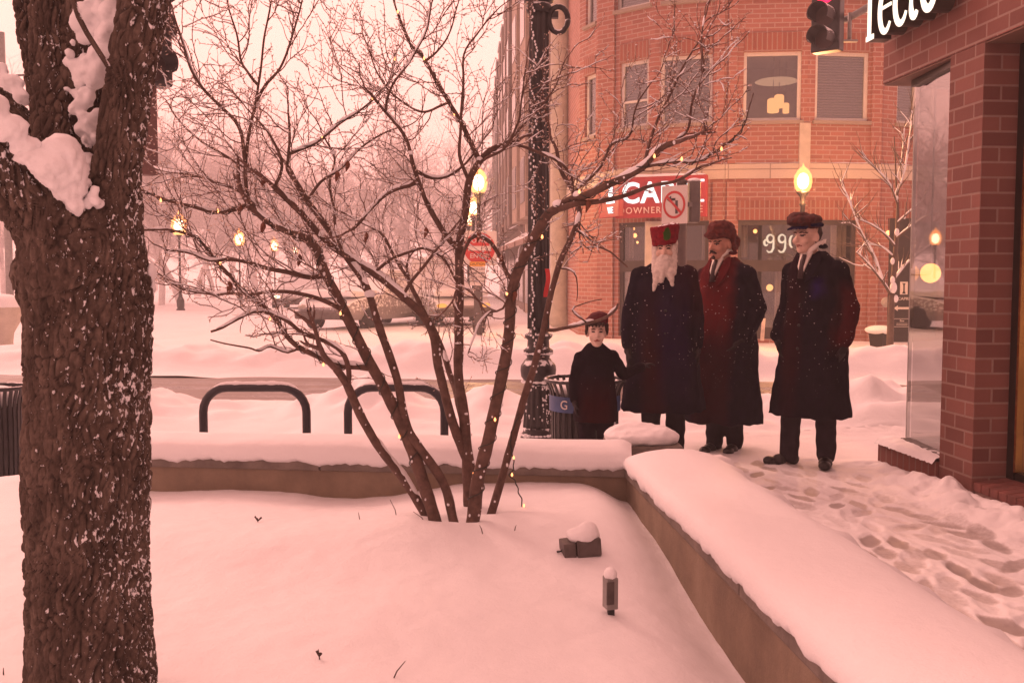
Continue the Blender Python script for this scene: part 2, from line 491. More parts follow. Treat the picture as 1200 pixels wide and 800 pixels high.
FX0, FX1, FY0, FY1 = .75, 3.3, 1.3, 8.2
ground_grid('sidewalk', FX0, FX1, FY0, FY1, .012, None, M_trod)
ground_grid('snow_ground', -10, 9, 4.7, 10.7, .065,
            lambda x, y: .10 if (FX0 + .07 < x < FX1 - .07 and y < FY1 - .07) else 0.0)
# road across the picture, ploughed down to brown slush
def slush():
    m, t, out = nt('slushy_road')
    tc = N(t, 'TexCoord'); v = tc.outputs['Object']
    mv = mapping(t, v, (.16, 1.5, 1))
    n = nz(t, mv, 2.0, 6, .62); n2 = nz(t, v, 3.5, 5, .65)
    f = math_(t, 'ADD', n, math_(t, 'MULTIPLY', math_(t, 'SUBTRACT', n2, .5), .45))
    c = ramp(t, f, [(.36, (.07, .054, .046)), (.54, (.13, .10, .086)), (.66, (.22, .18, .16)), (.80, (.60, .56, .54))])
    b = N(t, 'BsdfPrincipled'); L(t, c, b.inputs['Base Color'])
    L(t, ramp(t, f, [(.38, .16), (.55, .5), (.7, .65)]), b.inputs['Roughness'])
    L(t, bump(t, f, .6, .05), b.inputs['Normal'])
    L(t, b.outputs[0], out.inputs[0]); return m
b = MB(); b.add([(-70, -4.4, 0), (70, -4.4, 0), (70, 3.0, 0), (-70, 3.0, 0)], [(0, 1, 2, 3)])
ro = b.build('road', slush(), local=True); ro.location = (0, 12.6, -.06); ro.rotation_euler = (0, 0, -.10); struct(ro)
# land beyond the road
def HF(x, y):
    yb = 14.75 - .10 * x
    e = y - yb
    h = .03 + .05 * fbm(x * .5, y * .5, 9)
    k = math.exp(-(e / (.45 if e < 0 else 1.1)) ** 2)
    d = noise.voronoi(Vector((x * 1.7, y * 1.7, .3)))[0]
    h += k * (.26 + .14 * noise.noise(Vector((x * .5, 7.7, 0))) + .13 * (d[1] - d[0]) + .10 * fbm(x * 1.9, y * 1.9, 4, 3))
    if x < 1.0: h += .10 * sstep(15, 17, y) * (.5 + fbm(x * .35, y * .45, 2.2))
    return h - .10 * sstep(yb - .3, yb - .9, y)
def sfp(i, j):
    x = -26 + 46 * i; y = 13.7 - .10 * x + 4.4 * j + 46 * j ** 4
    return (x, y, HF(x, y))
b = MB(); b.grid(400, 130, sfp)
struct(b.build('snow_field', snow))
b = MB(); b.add([(-700, -60, -.12), (700, -60, -.12), (700, 1200, -.12), (-700, 1200, -.12)], [(0, 1, 2, 3)])
struct(b.build('ground', snow))
# ================================================================ PLANTER
def PZ(x, y):
    h = .325 + .02 * fbm(x * .8, y * .8, 1.1, 3)
    # tree mound, drift crest, hollow along the front wall, gap along the right wall
    h += .075 * math.exp(-(((x + .2) / .75) ** 2 + ((y - 4.0) / .42) ** 2))
    h += .045 * math.exp(-(((x - .38) / .30) ** 2 + ((y - 4.05) / .36) ** 2))
    h += .045 * math.exp(-((y - 3.85 - .12 * math.sin(x * 2.2)) / .28) ** 2) * sstep(.2, -.6, x)
    yf = CORN.y + (x - CORN.x) * f_dir.y / f_dir.x
    q = yf - y
    h += (.10 * noise.noise(Vector((x * 1.25 + 5.2, .5, 0))) + .012) * math.exp(-(q / .38) ** 2)
    e = wall_x(y) - x
    h -= (.085 + .06 * sstep(3.9, 2.6, y)) * math.exp(-(e / (.13 + .10 * sstep(4.2, 2.4, y))) ** 2)
    for sx_, sy_ in STEMXY:
        h -= .022 * math.exp(-(((x - sx_) / .055) ** 2 + ((y - sy_) / .055) ** 2))
    h += .0035 * fbm(x * 9, y * 9, 4.4, 3) + .006 * max(0, noise.noise(Vector((x * 3.3, y * 3.3, 9))))
    return h
STEMXY = [(G(px, py, .385).x, G(px, py, .385).y) for px, py in ((502, 606), (511, 614), (533, 614), (554, 614), (575, 603), (548, 606))]
b = MB(); b.grid(340, 250, lambda i, j: (-4.6 + 5.4 * i, 1.2 + 4.1 * j, PZ(-4.6 + 5.4 * i, 1.2 + 4.1 * j)))
# keep only the bed inside the two walls
keep = []
for f in b.f:
    c = [sum(b.v[k][a] for k in f) / 4 for a in (0, 1)]
    yf = CORN.y + (c[0] - CORN.x) * f_dir.y / f_dir.x
    keep.append(c[0] < wall_x(c[1]) + .12 and c[1] < yf + .12)
b.f = [f for f, k in zip(b.f, keep) if k]; b.m = [0] * len(b.f); b.sm = [True] * len(b.f)
struct(b.build('planter_snow', snow))
def concrete():
    m, t, out = nt('stained_concrete')
    tc = N(t, 'TexCoord'); v = tc.outputs['Object']
    c = ramp(t, nz(t, v, 3.2, 6, .65), [(.3, (.155, .115, .08)), (.55, (.235, .18, .125)), (.75, (.30, .24, .175))])
    st = nz(t, mapping(t, v, (2.2, 2.2, .7)), 3, 5, .65)
    c = mixc(t, math_(t, 'MULTIPLY', ramp(t, st, [(.45, 0.), (.8, 1.)]), .30), c, (.10, .075, .055))
    b = N(t, 'BsdfPrincipled'); b.inputs['Roughness'].default_value = .85
    L(t, c, b.inputs['Base Color']); L(t, bump(t, nz(t, v, 70, 5, .7), .5, .005), b.inputs['Normal'])
    L(t, b.outputs[0], out.inputs[0]); return m
M_conc = concrete()
M_cope = simple('grey_coping_stone', (.17, .145, .125), .85, .3, 9, .5, 60, .006)
def wall(name_label, a, dirv, outv, length, thick, prof, end_round, seed):
    root = thing('planter_wall', name_label, 'wall', a + dirv * length / 2 - Vector((0, 0, WZ)))
    m = a + dirv * length / 2
    bx = MB(); bx.obox(m + outv * (thick / 2) + Vector((0, 0, -.26 - .055)), dirv * length / 2, outv * thick / 2, (0, 0, .27))
    bx.build('wall_face', M_conc, root)
    cp = MB(); n = max(1, int(length / 1.25)); g = length / n
    for i in range(n):
        cp.obox(a + dirv * (g * (i + .5)) + outv * (thick / 2) + Vector((0, 0, -.0225)), dirv * (g / 2 - .003), outv * (thick / 2 + .014), (0, 0, .0225))
    cp.build('coping', M_cope, root, bevel=.006)
    sb = MB(); nl = int(length / .022); npf = 26
    rows = []
    for i in range(nl + 1):
        l = length * i / nl
        er = 1.0
        if end_round:
            q = max(0.0, 1 - (l + .03) / end_round); er = math.sqrt(max(0.0, 1 - q * q))
        row = []
        for k in range(npf + 1):
            tq = k / npf
            o, z = prof(l, tq)
            p = a + dirv * (l - (.02 if end_round else 0)) + outv * o
            if z > .02: z = .02 + (z - .02) * er
            p.z = WZ + z
            row.append(p)
        rows.append(row)
    vs = [p for r in rows for p in r]; w_ = npf + 1
    fs = [(i * w_ + k, i * w_ + k + 1, (i + 1) * w_ + k + 1, (i + 1) * w_ + k) for i in range(nl) for k in range(npf)]
    sb.add(vs, fs, 0, True)
    o = sb.build('snow_cap', snow, root, recalc=True)
    return root
def prof_front(l, tq):
    # ragged lip on the near edge, rounded shoulder, flat crown, round back
    rag = .016 * noise.noise(Vector((l * 9, 1.5, 0))) + .014 * noise.noise(Vector((l * 36, 4.5, 0))) - .004
    pts = [(-.010, -.006 + rag), (-.030, .008 + rag), (-.034, .032), (-.020, .070), (.03, .095), (.12, .108), (.20, .105), (.28, .085), (.33, .04), (.335, -.02)]
    x = tq * (len(pts) - 1); i = min(int(x), len(pts) - 2); f = x - i
    o = pts[i][0] * (1 - f) + pts[i + 1][0] * f; z = pts[i][1] * (1 - f) + pts[i + 1][1] * f
    k = sstep(.15, .4, tq) * sstep(1, .8, tq)
    z += k * (.012 * noise.noise(Vector((l * 1.6, o * 4, 7))) + .006 * noise.noise(Vector((l * 6, o * 9, 2))))
    return o, z
def prof_right(l, tq):
    rag = .018 * noise.noise(Vector((l * 9, 11.5, 0))) + .014 * noise.noise(Vector((l * 36, 14.5, 0))) - .004
    base = -.44
    wv = .06 * noise.noise(Vector((l * 1.3, 3, 0)))
    pts = [(-.010, -.008 + rag), (-.028, .008 + rag), (-.028, .032), (-.008, .066), (.06, .092), (.16, .105), (.28, .105), (.36, .088), (.43 + wv, .03), (.50 + wv, -.08), (.57 + wv, -.21), (.66 + wv, -.33), (.80 + wv, base)]
    x = tq * (len(pts) - 1); i = min(int(x), len(pts) - 2); f = x - i
    o = pts[i][0] * (1 - f) + pts[i + 1][0] * f; z = pts[i][1] * (1 - f) + pts[i + 1][1] * f
    k = sstep(.12, .35, tq)
    z += k * .014 * noise.noise(Vector((l * 1.9, o * 4, 17)))
    kk = sstep(.58, .72, tq)
    if kk:
        d = noise.voronoi(Vector((l * 4.5, o * 4.5, 1)))[0]
        z += kk * (.10 * (d[1] - d[0]) + .06 * fbm(l * 4, o * 5, 1, 4)); o += kk * .07 * fbm(l * 3, o * 3, 6, 4)
    return o, z
wall('low tan concrete wall across the back of the snowy planter, behind the bare shrub', CORN, f_dir, f_out, (FL - CORN).length, .30, prof_front, .10, 1)
wall('low concrete wall running from the corner pier towards the camera beside the trodden sidewalk', CORN, r_dir, r_out, (NR - CORN).length + 1.0, .34, prof_right, .22, 2)
# stone pier at the corner
pc = P(753, 520, 5.45)
pr = thing('stone_pier', 'short stone pier with a thick pillow of snow at the wall corner', 'pier', (pc.x, pc.y, 0))
b = MB(); b.box((pc.x, pc.y + .02, .20), (.33, .30, .46)); b.build('shaft', M_conc, pr, bevel=.008)
b = MB(); b.box((pc.x, pc.y + .02, .445), (.40, .36, .05)); b.build('coping', M_cope, pr, bevel=.01)
b = MB()
b.ell((pc.x, pc.y + .02, .505), (.215, .195, .062), 24, 12); b.ell((pc.x - .07, pc.y, .50), (.14, .16, .066), 24, 12); b.ell((pc.x + .09, pc.y + .02, .50), (.12, .16, .052), 24, 12)
me = remesh(b, .012, 8)
displace(me, lambda p, n: n * (.014 * noise.noise(p * 7) + .006 * noise.noise(p * 26)) + Vector((0, 0, .02 * max(0, n.z) * noise.noise(p * 4))))
me.transform(Matrix.Translation(-Vector((pc.x, pc.y, 0)))); me.materials.append(snow); link('snow_cap', me, pr)
# ================================================================ BRICK SHOP ON THE RIGHT
M_bshop = brick_mat('red_utility_brick', (.28, .118, .095), (.135, .052, .043), (.36, .27, .23), .225, .0895, .0075, dirt=.6)
M_bshop_sold = brick_mat('red_utility_brick_rowlock', (.22, .072, .054), (.16, .050, .040), (.22, .15, .125), .30, .085, .008, soldier=True)
M_soffit = simple('brown_soffit_panel', (.16, .085, .06), .7, .2, 6)
M_bronze = simple('dark_bronze_frame', (.022, .014, .010), .35, .2, 10, .05, metal=.5)
M_gold_refl = simple('gold_reflection_metal', (.75, .46, .14), .22, .15, 10, .05, metal=1)
shop = thing('brick_shop', 'red brick shop front on the right with letters above its pier and corner window', 'shop', (3.6, 5.5, 0))
b = MB()
def wb(b, s0, s1, o0, o1, z0, z1, mi=0):
    c = W((s0 + s1) / 2, (o0 + o1) / 2, (z0 + z1) / 2)
    b.obox(c, U_ * abs(s1 - s0) / 2, NS * abs(o1 - o0) / 2, (0, 0, (z1 - z0) / 2), mi)
wb(b, 0, .38, 0, -.236, -.12, 2.757); b.build('pier', M_bshop, shop, uv=True)
b = MB(); wb(b, -5, 1.30, 0, -3.2, 2.76, 6.6); b.build('fascia_wall', M_bshop, shop, uv=True)
b = MB(); wb(b, -5, 1.296, -.008, -3.19, 2.748, 2.757); b.build('soffit', M_soffit, shop)
b = MB(); wb(b, .383, 1.20, .02, -.50, -.12, .20); b.build('plinth', M_bshop_sold, shop, uv=True)
b = MB()
def pl_snow(i, j):
    p = W(.385 + .83 * i, .045 - .22 * j, 0); hh = .202 + .034 * math.sin(math.pi * min(1, max(0, j * 1.0))) ** .5 + .010 * noise.noise(Vector((i * 14, j * 3, 1)))
    if j == 0: hh = .188 + .012 * noise.noise(Vector((i * 30, 1, 1)))
    p.z = hh * (1 if i < .96 else .97); return p
b.grid(60, 10, pl_snow); b.build('plinth_snow', snow, shop)
# corner window: a pane that swings in from the pier to a slim post, then turns away
GA = Vector((W(.40, -.06, 0).x, W(.40, -.06, 0).y, 0)); GB = Vector((2.813, 7.0, 0)); GC = Vector((5.6, 7.75, 0))
M_glass = glass_mat('shop_window_glass', (.55, .53, .53), 1.5, .22)
def pane(mb, a, c, z0, z1, th=0):
    if not th: return mb.add([(a.x, a.y, z0), (c.x, c.y, z0), (c.x, c.y, z1), (a.x, a.y, z1)], [(0, 1, 2, 3)])
    d = (c - a).normalized(); n = Vector((-d.y, d.x, 0)); m = (a + c) / 2
    mb.obox((m.x, m.y, (z0 + z1) / 2), d * (c - a).length / 2, n * th / 2, (0, 0, (z1 - z0) / 2))
b = MB(); pane(b, GA, GB, .235, 2.70); b.build('corner_pane', M_glass, shop)
b = MB(); pane(b, GB + Vector((.03, 0, 0)), GC, .235, 2.70); b.build('return_pane', M_glass, shop)
b = MB(); pane(b, GA, GB + (GB - GA) * .02, .204, .238, .07); pane(b, GB + Vector((.05, .01, 0)), GC, .204, .238, .07); b.build('sill_frame', M_bronze, shop)
b = MB(); pane(b, GA, GB, 2.702, 2.745, .06); pane(b, GB + Vector((.06, .01, 0)), GC, 2.702, 2.745, .06); b.build('head_frame', M_bronze, shop)
b = MB(); b.box((GB.x + .012, GB.y + .012, 1.40), (.022, .022, 2.32), -.1); b.build('corner_post', M_steel, shop)
b = MB(); pane(b, GA + Vector((.25, .05, 0)), Vector((4.9, 7.5, 0)), .0, .16, .3)
wb(b, -5, .1, -.235, -.9, -.1, .02)
b.build('floor', M_soffit, shop)
b = MB(); wb(b, -5, 1.2, -2.2, -2.3, 0, 2.74); b.build('back_wall', simple('dim_shop_interior', (.10, .07, .055), .8), shop)
# recessed shop window towards the camera
b = MB(); wb(b, -5, -.003, -.02, -.236, -.12, .105); b.build('sill_wall', M_bshop, shop, uv=True)
b = MB()
for i in range(26):
    s = -.004 - i * .088; c = W(s - .041, -.126, .138)
    b.obox(c, U_ * .0405, NS * .118 + Vector((0, 0, -.012)), (0, 0, .026))
b.build('rowlock_sill', simple('rowlock_brick', (.15, .050, .040), .8, .35, 12, .4, 70), shop, bevel=.004)
b = MB(); wb(b, -.075, -.004, -.215, -.32, .168, 2.745); wb(b, -5, -.08, -.225, -.32, .168, .22); wb(b, -5, -.08, -.225, -.32, 2.66, 2.745)
b.build('window_frame', M_bronze, shop)
b = MB(); wb(b, -.098, -.077, -.212, -.30, .222, 2.658); b.build('gold_reflection_strip', M_gold_refl, shop)  # metal strip added to imitate a gold reflection on the bronze frame
b = MB(); wb(b, -5, -.10, -.255, -.265, .222, 2.658); b.build('display_pane', M_glass, shop)
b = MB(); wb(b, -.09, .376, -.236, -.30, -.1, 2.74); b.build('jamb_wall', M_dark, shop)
# raised sign letters
M_letter = emit('lit_letter_face', (1.0, .80, .62), 1.25)
M_lside = simple('dark_letter_return', (.03, .024, .018), .4)
def ribbon(pts, wd):
    Lp, Rp = [], []
    for i, p in enumerate(pts):
        a = pts[max(i - 1, 0)]; c = pts[min(i + 1, len(pts) - 1)]
        dx, dy = c[0] - a[0], c[1] - a[1]; l = math.hypot(dx, dy) or 1
        w_ = wd(i / (len(pts) - 1)) / 2 if callable(wd) else wd / 2
        Lp.append((p[0] - dy / l * w_, p[1] + dx / l * w_)); Rp.append((p[0] + dy / l * w_, p[1] - dx / l * w_))
    return Lp, Rp
def arc(cx, cy, rx, ry, a0, a1, n=18): return [(cx + rx * math.cos(R(a0 + (a1 - a0) * i / n)), cy + ry * math.sin(R(a0 + (a1 - a0) * i / n))) for i in range(n + 1)]
def letter(strokes, s0, label, z0=3.03):
    root = thing('sign_letter', label, 'sign letter', W(s0, .1, z0), 0, 'raised letters on the shop fascia')
    fa, si = MB(), MB()
    for pts, wd in strokes:
        Lp, Rp = ribbon(pts, wd)
        for i in range(len(pts) - 1):
            q = [Lp[i], Lp[i + 1], Rp[i + 1], Rp[i]]
            si.prism(q, W(s0, .045, z0), -U_, (0, 0, 1), NS * .125)
            fa.prism(q, W(s0, .1705, z0), -U_, (0, 0, 1), NS * .006)
    si.build('return', M_lside, root, recalc=True); fa.build('face', M_letter, root, recalc=True)
    for q in (.02, .1): pass
    return root
hw = lambda a, c: (lambda t: a + (c - a) * math.sin(math.pi * t))
letter([([(.045, 0), (.045, .36)], .05), ([(0, .016), (.115, .016)], .034), (arc(.14, .27, .07, .08, 170, 30), hw(.02, .05))], 1.21, 'first raised letter, a white lit r with a foot serif at the fascia corner')
letter([(arc(.10, .15, .085, .145, -40, -340, 26), hw(.022, .055)), ([(.03, .17), (.18, .17)], .022)], 1.02, 'raised white lit letter e, second along the brick fascia')
letter([(arc(.10, .15, .085, .145, -35, -325, 26), hw(.022, .055))], .80, 'raised white lit letter c between the e and the t')
letter([([(.05, .45), (.05, .10)] + arc(.095, .08, .045, .075, 180, 320, 10), hw(.03, .055)), ([(0, .30), (.12, .30)], .025)], .615, 'raised white lit letter t, second from the near end of the row')
letter([(arc(.10, .15, .085, .145, 90, 450, 30), hw(.045, .052))], .44, 'raised white lit letter o, nearest the camera on the fascia')
# glowing globe added behind the corner pane, standing in for a lamp reflection
gl = P(1082, 320, 6.90)
lt = thing('reflection_globe', 'added amber globe standing in for a lamp reflection in the shop corner window', 'lamp', (gl.x + .05, gl.y, gl.z))
b = MB(); b.ell((gl.x + .05, gl.y, gl.z), .068, 24, 14); b.build('globe', emit('amber_reflection_glow', (1.0, .34, .08), 4.0), lt)
b = MB(); b.tube([(gl.x + .05, gl.y, gl.z + .066), (gl.x + .05, gl.y, 2.745)], .006, 6); b.build('stem', M_bronze, lt)
# ================================================================ BRICK CORNER BUILDING ACROSS THE ROAD
M_brick = brick_mat('orange_red_brick', (.44, .185, .145), (.31, .122, .098), (.52, .40, .35), .30, .095, .012, bmp=.4, dirt=.3)
M_sold = brick_mat('soldier_course_brick', (.36, .125, .085), (.27, .09, .064), (.42, .30, .25), .4, .10, .014, soldier=True, bmp=.5)
M_lime = brick_mat('limestone_band', (.66, .56, .47), (.60, .51, .42), (.28, .22, .18), .85, .40, .014, bmp=.3, off=0, dirt=.15)
M_pane = glass_mat('window_glass', (.72, .72, .74), 1.0, .10)
M_storeglass = glass_mat('storefront_glass', (.85, .85, .85), 1.0, .05)
M_bframe = simple('brown_storefront_frame', (.045, .032, .027), .5, .2, 6)
def blind_mat():
    m, t, out = nt('grey_slat_blind')
    tc = N(t, 'TexCoord'); sp = N(t, 'SeparateXYZ'); L(t, tc.outputs['Object'], sp.inputs[0])
    wv = math_(t, 'SINE', math_(t, 'MULTIPLY', sp.outputs[2], 2 * math.pi / .055))
    c = ramp(t, math_(t, 'MULTIPLY_ADD', wv, .5), [(.2, (.24, .23, .24)), (.6, (.46, .44, .44))])
    t.nodes[-3].inputs[2].default_value = .5
    b = N(t, 'BsdfPrincipled'); b.inputs['Roughness'].default_value = .6
    L(t, c, b.inputs['Base Color']); L(t, bump(t, wv, .6, .012), b.inputs['Normal']); L(t, b.outputs[0], out.inputs[0]); return m
M_blind = blind_mat()
# the rounded corner as seven flat facets (pixel column, distance)
FV = [Vector((XD(px, d), d, 0)) for px, d in [(655, 29.0), (678, 23.4), (722, 21.75), (765, 21.1), (848, 20.65), (942, 20.5), (1030, 20.7), (1120, 21.6), (1260, 24.5)]]
bld = thing('brick_corner_building', 'red brick corner building with a rounded front, limestone band and restaurant windows', 'building', (FV[4].x, FV[4].y + 2, 0))
def hit(px, a, c):
    """distance along a->c where the pixel column px crosses it"""
    k = (px - 600) / FPX; r = ray(px, 325); dx, dy = r.x, r.y
    d = c - a
    # a + d*t = q*(dx,dy)
    det = d.x * (-dy) + d.y * dx
    t_ = (a.x * dy - a.y * dx) / (d.x * (-dy) + d.y * dx) * -1 if False else None
    # solve: a.x + d.x t = q dx ; a.y + d.y t = q dy
    den = d.x * dy - d.y * dx
    t_ = (a.y * dx - a.x * dy) / den
    return t_ * d.length
ZT = 9.6
Z2 = (4.58, 5.98); Z3 = (7.10, 8.55)
wallb, sold, lime, sillb = MB(), MB(), MB(), MB()
storeframe, storeglass = MB(), MB()
CH = 0.0
def facet(i, wins2, wins3, store):
    a, c = FV[i], FV[i + 1]; d = (c - a).normalized(); ln = (c - a).length
    n = Vector((d.y, -d.x, 0))
    if n.y > 0 and i > 1: n = -n
    if i <= 1 and n.x > 0: n = -n
    ops = []
    for w_ in wins2: ops.append((hit(w_[0], a, c), hit(w_[1], a, c), Z2[0], Z2[1], 'w', w_[2] if len(w_) > 2 else 'blind'))
    for w_ in wins3: ops.append((hit(w_[0], a, c), hit(w_[1], a, c), Z3[0], Z3[1], 'w', 'blind'))
    for w_ in store: ops.append((max(.0, hit(w_[0], a, c)), min(ln, hit(w_[1], a, c)), .10, 2.56, 's', w_[2]))
    us = sorted({0.0, ln, *[o[0] for o in ops], *[o[1] for o in ops]}); zs = sorted({-.15, ZT, *[o[2] for o in ops], *[o[3] for o in ops]})
    def pt(u, off, z): q = a + d * u + n * off; return Vector((q.x, q.y, z))
    flip = d.cross(Vector((0, 0, 1))).dot(n) < 0
    def quad(mb, p, mi=0):
        mb.add(p, [(0, 1, 2, 3) if not flip else (3, 2, 1, 0)], mi)
    for iu in range(len(us) - 1):
        for iz in range(len(zs) - 1):
            um, zm = (us[iu] + us[iu + 1]) / 2, (zs[iz] + zs[iz + 1]) / 2
            if any(o[0] < um < o[1] and o[2] < zm < o[3] for o in ops): continue
            quad(wallb, [pt(us[iu], 0, zs[iz]), pt(us[iu + 1], 0, zs[iz]), pt(us[iu + 1], 0, zs[iz + 1]), pt(us[iu], 0, zs[iz + 1])])
    for o in ops:
        u0, u1, z0, z1 = o[:4]; dp = -.14
        for (p, q) in (((u0, z0), (u0, z1)), ((u1, z1), (u1, z0)), ((u0, z1), (u1, z1)), ((u1, z0), (u0, z0))):
            wallb.add([pt(p[0], 0, p[1]), pt(q[0], 0, q[1]), pt(q[0], dp, q[1]), pt(p[0], dp, p[1])], [(0, 1, 2, 3)])
        uc, zc, hw_, hh = (u0 + u1) / 2, (z0 + z1) / 2, (u1 - u0) / 2, (z1 - z0) / 2
        def bar(mb, uu, zz, du, dz, off=-.09, th=.03): mb.obox(pt(uu, off, zz), d * du, n * th, (0, 0, dz))
        if o[4] == 'w':
            fr = MB(); tk = .035
            bar(fr, u0 + tk, zc, tk, hh); bar(fr, u1 - tk, zc, tk, hh)
            bar(fr, uc, z0 + tk, hw_ - 2 * tk - .001, tk); bar(fr, uc, z1 - tk, hw_ - 2 * tk - .001, tk)
            if o[5] == 'double2': bar(fr, uc, zc, tk, hh - 2 * tk - .001)
            if o[5] == 'half': bar(fr, uc, z0 + hh * .8, hw_ - 2 * tk - .001, .022)
            wo = fr.build('window', M_white, bld)
            g = MB(); bar(g, uc, zc, hw_ - .04, hh - .04, -.10, .004); g.build('pane', M_pane, wo)
            if o[5] in ('blind', 'half', 'double2'):
                bl = MB(); bar(bl, uc, zc, hw_ - .03, hh - .03, -.17, .008); bl.build('blind', M_blind, wo)
            else:
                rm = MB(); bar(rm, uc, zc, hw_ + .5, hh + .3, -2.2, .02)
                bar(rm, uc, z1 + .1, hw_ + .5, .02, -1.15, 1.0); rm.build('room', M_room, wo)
            sl_ = MB(); sl_.obox(pt(uc, .02, z0 - .035), d * (hw_ + .05), n * .05, (0, 0, .035)); sl_.build('sill', M_lime, wo)
            s_ = pt(uc, .012, z1 + .002 + .19)
            so1 = MB(); so1.obox(s_, d * hw_, n * .015, (0, 0, .19)); so1.build('soldier_course', M_sold, bld, uv=True)
        else:
            kind = o[5]
            bar(storeframe, u0 + .04, zc, .04, hh); bar(storeframe, u1 - .04, zc, .04, hh)
            bar(storeframe, uc, z1 - .05, hw_ - .081, .05); bar(storeframe, uc, 1.62, hw_ - .081, .12)
            bar(storeframe, uc, z0 + .12, hw_ - .081, .12)
            if kind == 'door': bar(storeframe, u0 + (u1 - u0) * .62, .86, .04, .62)
            bar(storeglass, uc, zc, hw_ - .06, hh - .06, -.10, .004)
            s_ = pt(uc, .012, z1 + .20 + .002)
            so1 = MB(); so1.obox(s_, d * (hw_ + .02), n * .015, (0, 0, .20)); so1.build('soldier_course', M_sold, bld, uv=True)
    # limestone band and its snow
    e = .03
    lime.obox(pt(ln / 2, .02, 3.56), d * (ln / 2 + .0), n * .028, (0, 0, .15))
    # flat pilaster strips at the edges between facets
    return pt, d, n, ln
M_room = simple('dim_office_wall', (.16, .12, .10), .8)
fs_ = {}
fs_[0] = facet(0, [], [], [])
fs_[1] = facet(1, [(684.5, 697)], [(685, 698)], [])
fs_[2] = facet(2, [(725, 758, 'half')], [(720, 759)], [(724.5, 764, 'door')])
fs_[3] = facet(3, [(772, 832)], [(775, 835)], [(768, 830, 'plain')])
fs_[4] = facet(4, [(868, 935, 'room')], [(868, 935)], [(864, 938, 'plain')])
fs_[5] = facet(5, [(951, 1013)], [(951, 1013)], [(946, 1003, 'plain')])
fs_[6] = facet(6, [(1046, 1092, 'double2')], [(1046, 1092)], [(1046, 1100, 'plain')])
fs_[7] = facet(7, [(1150, 1200)], [(1150, 1200)], [(1140, 1230, 'plain')])
wallb.build('wall', M_brick, bld, uv=True)
lime.build('limestone_band', M_lime, bld, uv=True)
storeframe.build('storefront_frame', M_bframe, bld)
storeglass.build('storefront_pane', M_storeglass, bld)
# pilasters, keystones, cornice snow, roof and dim interior
pl = MB(); ks = MB()
for i, px0, px1 in ((2, 701, 719), (3, 834, 846), (4, 850, 860), (5, 1016, 1028), (1, 700, 712)):
    pt, d, n, ln = fs_[i]; u0, u1 = hit(px0, FV[i], FV[i + 1]), hit(px1, FV[i], FV[i + 1])
    pl.obox(pt((u0 + u1) / 2, .025, 6.7), d * abs(u1 - u0) / 2, n * .028, (0, 0, 2.98))
    pl.obox(pt((u0 + u1) / 2, .025, 1.6), d * abs(u1 - u0) / 2, n * .028, (0, 0, 1.75))
pl.build('pilaster', M_brick, bld, uv=True)
pt, d, n, ln = fs_[4]; u = hit(939.5, FV[4], FV[5])
ks.obox(pt(u - .0, .03, 3.90), d * .11, n * .05, (0, 0, .62)); ks.build('keystone', M_stone, bld)
b = MB()
for i in range(8):
    pt, d, n, ln = fs_[i]
    b.grid(max(6, int(ln / .12)), 4, lambda ii, jj: pt(ln * ii, .052 - .05 * jj, 3.712 + .035 * math.sin(math.pi * min(.5, jj * .5 + .12)) * (.7 + .6 * noise.noise(Vector((ln * ii * 3 + i * 7, jj, 2))))))
b.build('band_snow', snow, bld)
b = MB(); vs = [Vector((v.x, v.y, ZT)) for v in FV] + [Vector((16, 36, ZT)), Vector((2, 36, ZT))]
b.add(vs, [tuple(range(len(vs)))]); b.build('roof', snow, bld)
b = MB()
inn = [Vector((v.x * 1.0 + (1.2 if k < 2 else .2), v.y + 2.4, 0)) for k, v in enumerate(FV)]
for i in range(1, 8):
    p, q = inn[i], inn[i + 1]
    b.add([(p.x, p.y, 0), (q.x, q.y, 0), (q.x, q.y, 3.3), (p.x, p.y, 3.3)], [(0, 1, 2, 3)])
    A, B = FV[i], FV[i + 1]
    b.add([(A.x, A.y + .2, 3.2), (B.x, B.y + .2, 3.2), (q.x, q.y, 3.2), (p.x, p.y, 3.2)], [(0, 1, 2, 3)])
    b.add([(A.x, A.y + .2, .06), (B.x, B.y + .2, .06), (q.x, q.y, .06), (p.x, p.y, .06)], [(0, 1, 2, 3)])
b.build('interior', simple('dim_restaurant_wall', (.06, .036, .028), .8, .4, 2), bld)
# curtains behind the restaurant glass
M_curt = simple('beige_curtain', (.34, .28, .24), .9, .1)
for i, px0, px1, z0, z1 in ((4, 866, 878, 1.8, 2.5), (4, 866, 876, .4, 1.5), (4, 911, 927, .4, 1.5), (5, 980, 998, 1.8, 2.5), (3, 820, 828, .5, 2.5), (2, 727, 733, 1.8, 2.5)):
    pt, d, n, ln = fs_[i]; u0, u1 = hit(px0, FV[i], FV[i + 1]), hit(px1, FV[i], FV[i + 1])
    b = MB(); b.grid(40, 2, lambda a_, c_: pt(u0 + (u1 - u0) * a_, -.32 + .035 * math.sin(a_ * (u1 - u0) * 62), z0 + (z1 - z0) * c_)); b.build('curtain', M_curt, bld)
# stone corner posts between the storefront panes
b = MB()
for px, i, hw_ in ((764.5, 3, .17),):
    p = FV[i]; b.box((p.x, p.y - .03, 1.33), (hw_ * 2, .16, 2.46))
b.build('corner_post', M_stone, bld); b = MB()
p = FV[5]; b.box((p.x, p.y - .02, 1.33), (.14, .14, 2.46))
b.build('corner_post', M_stone, bld)
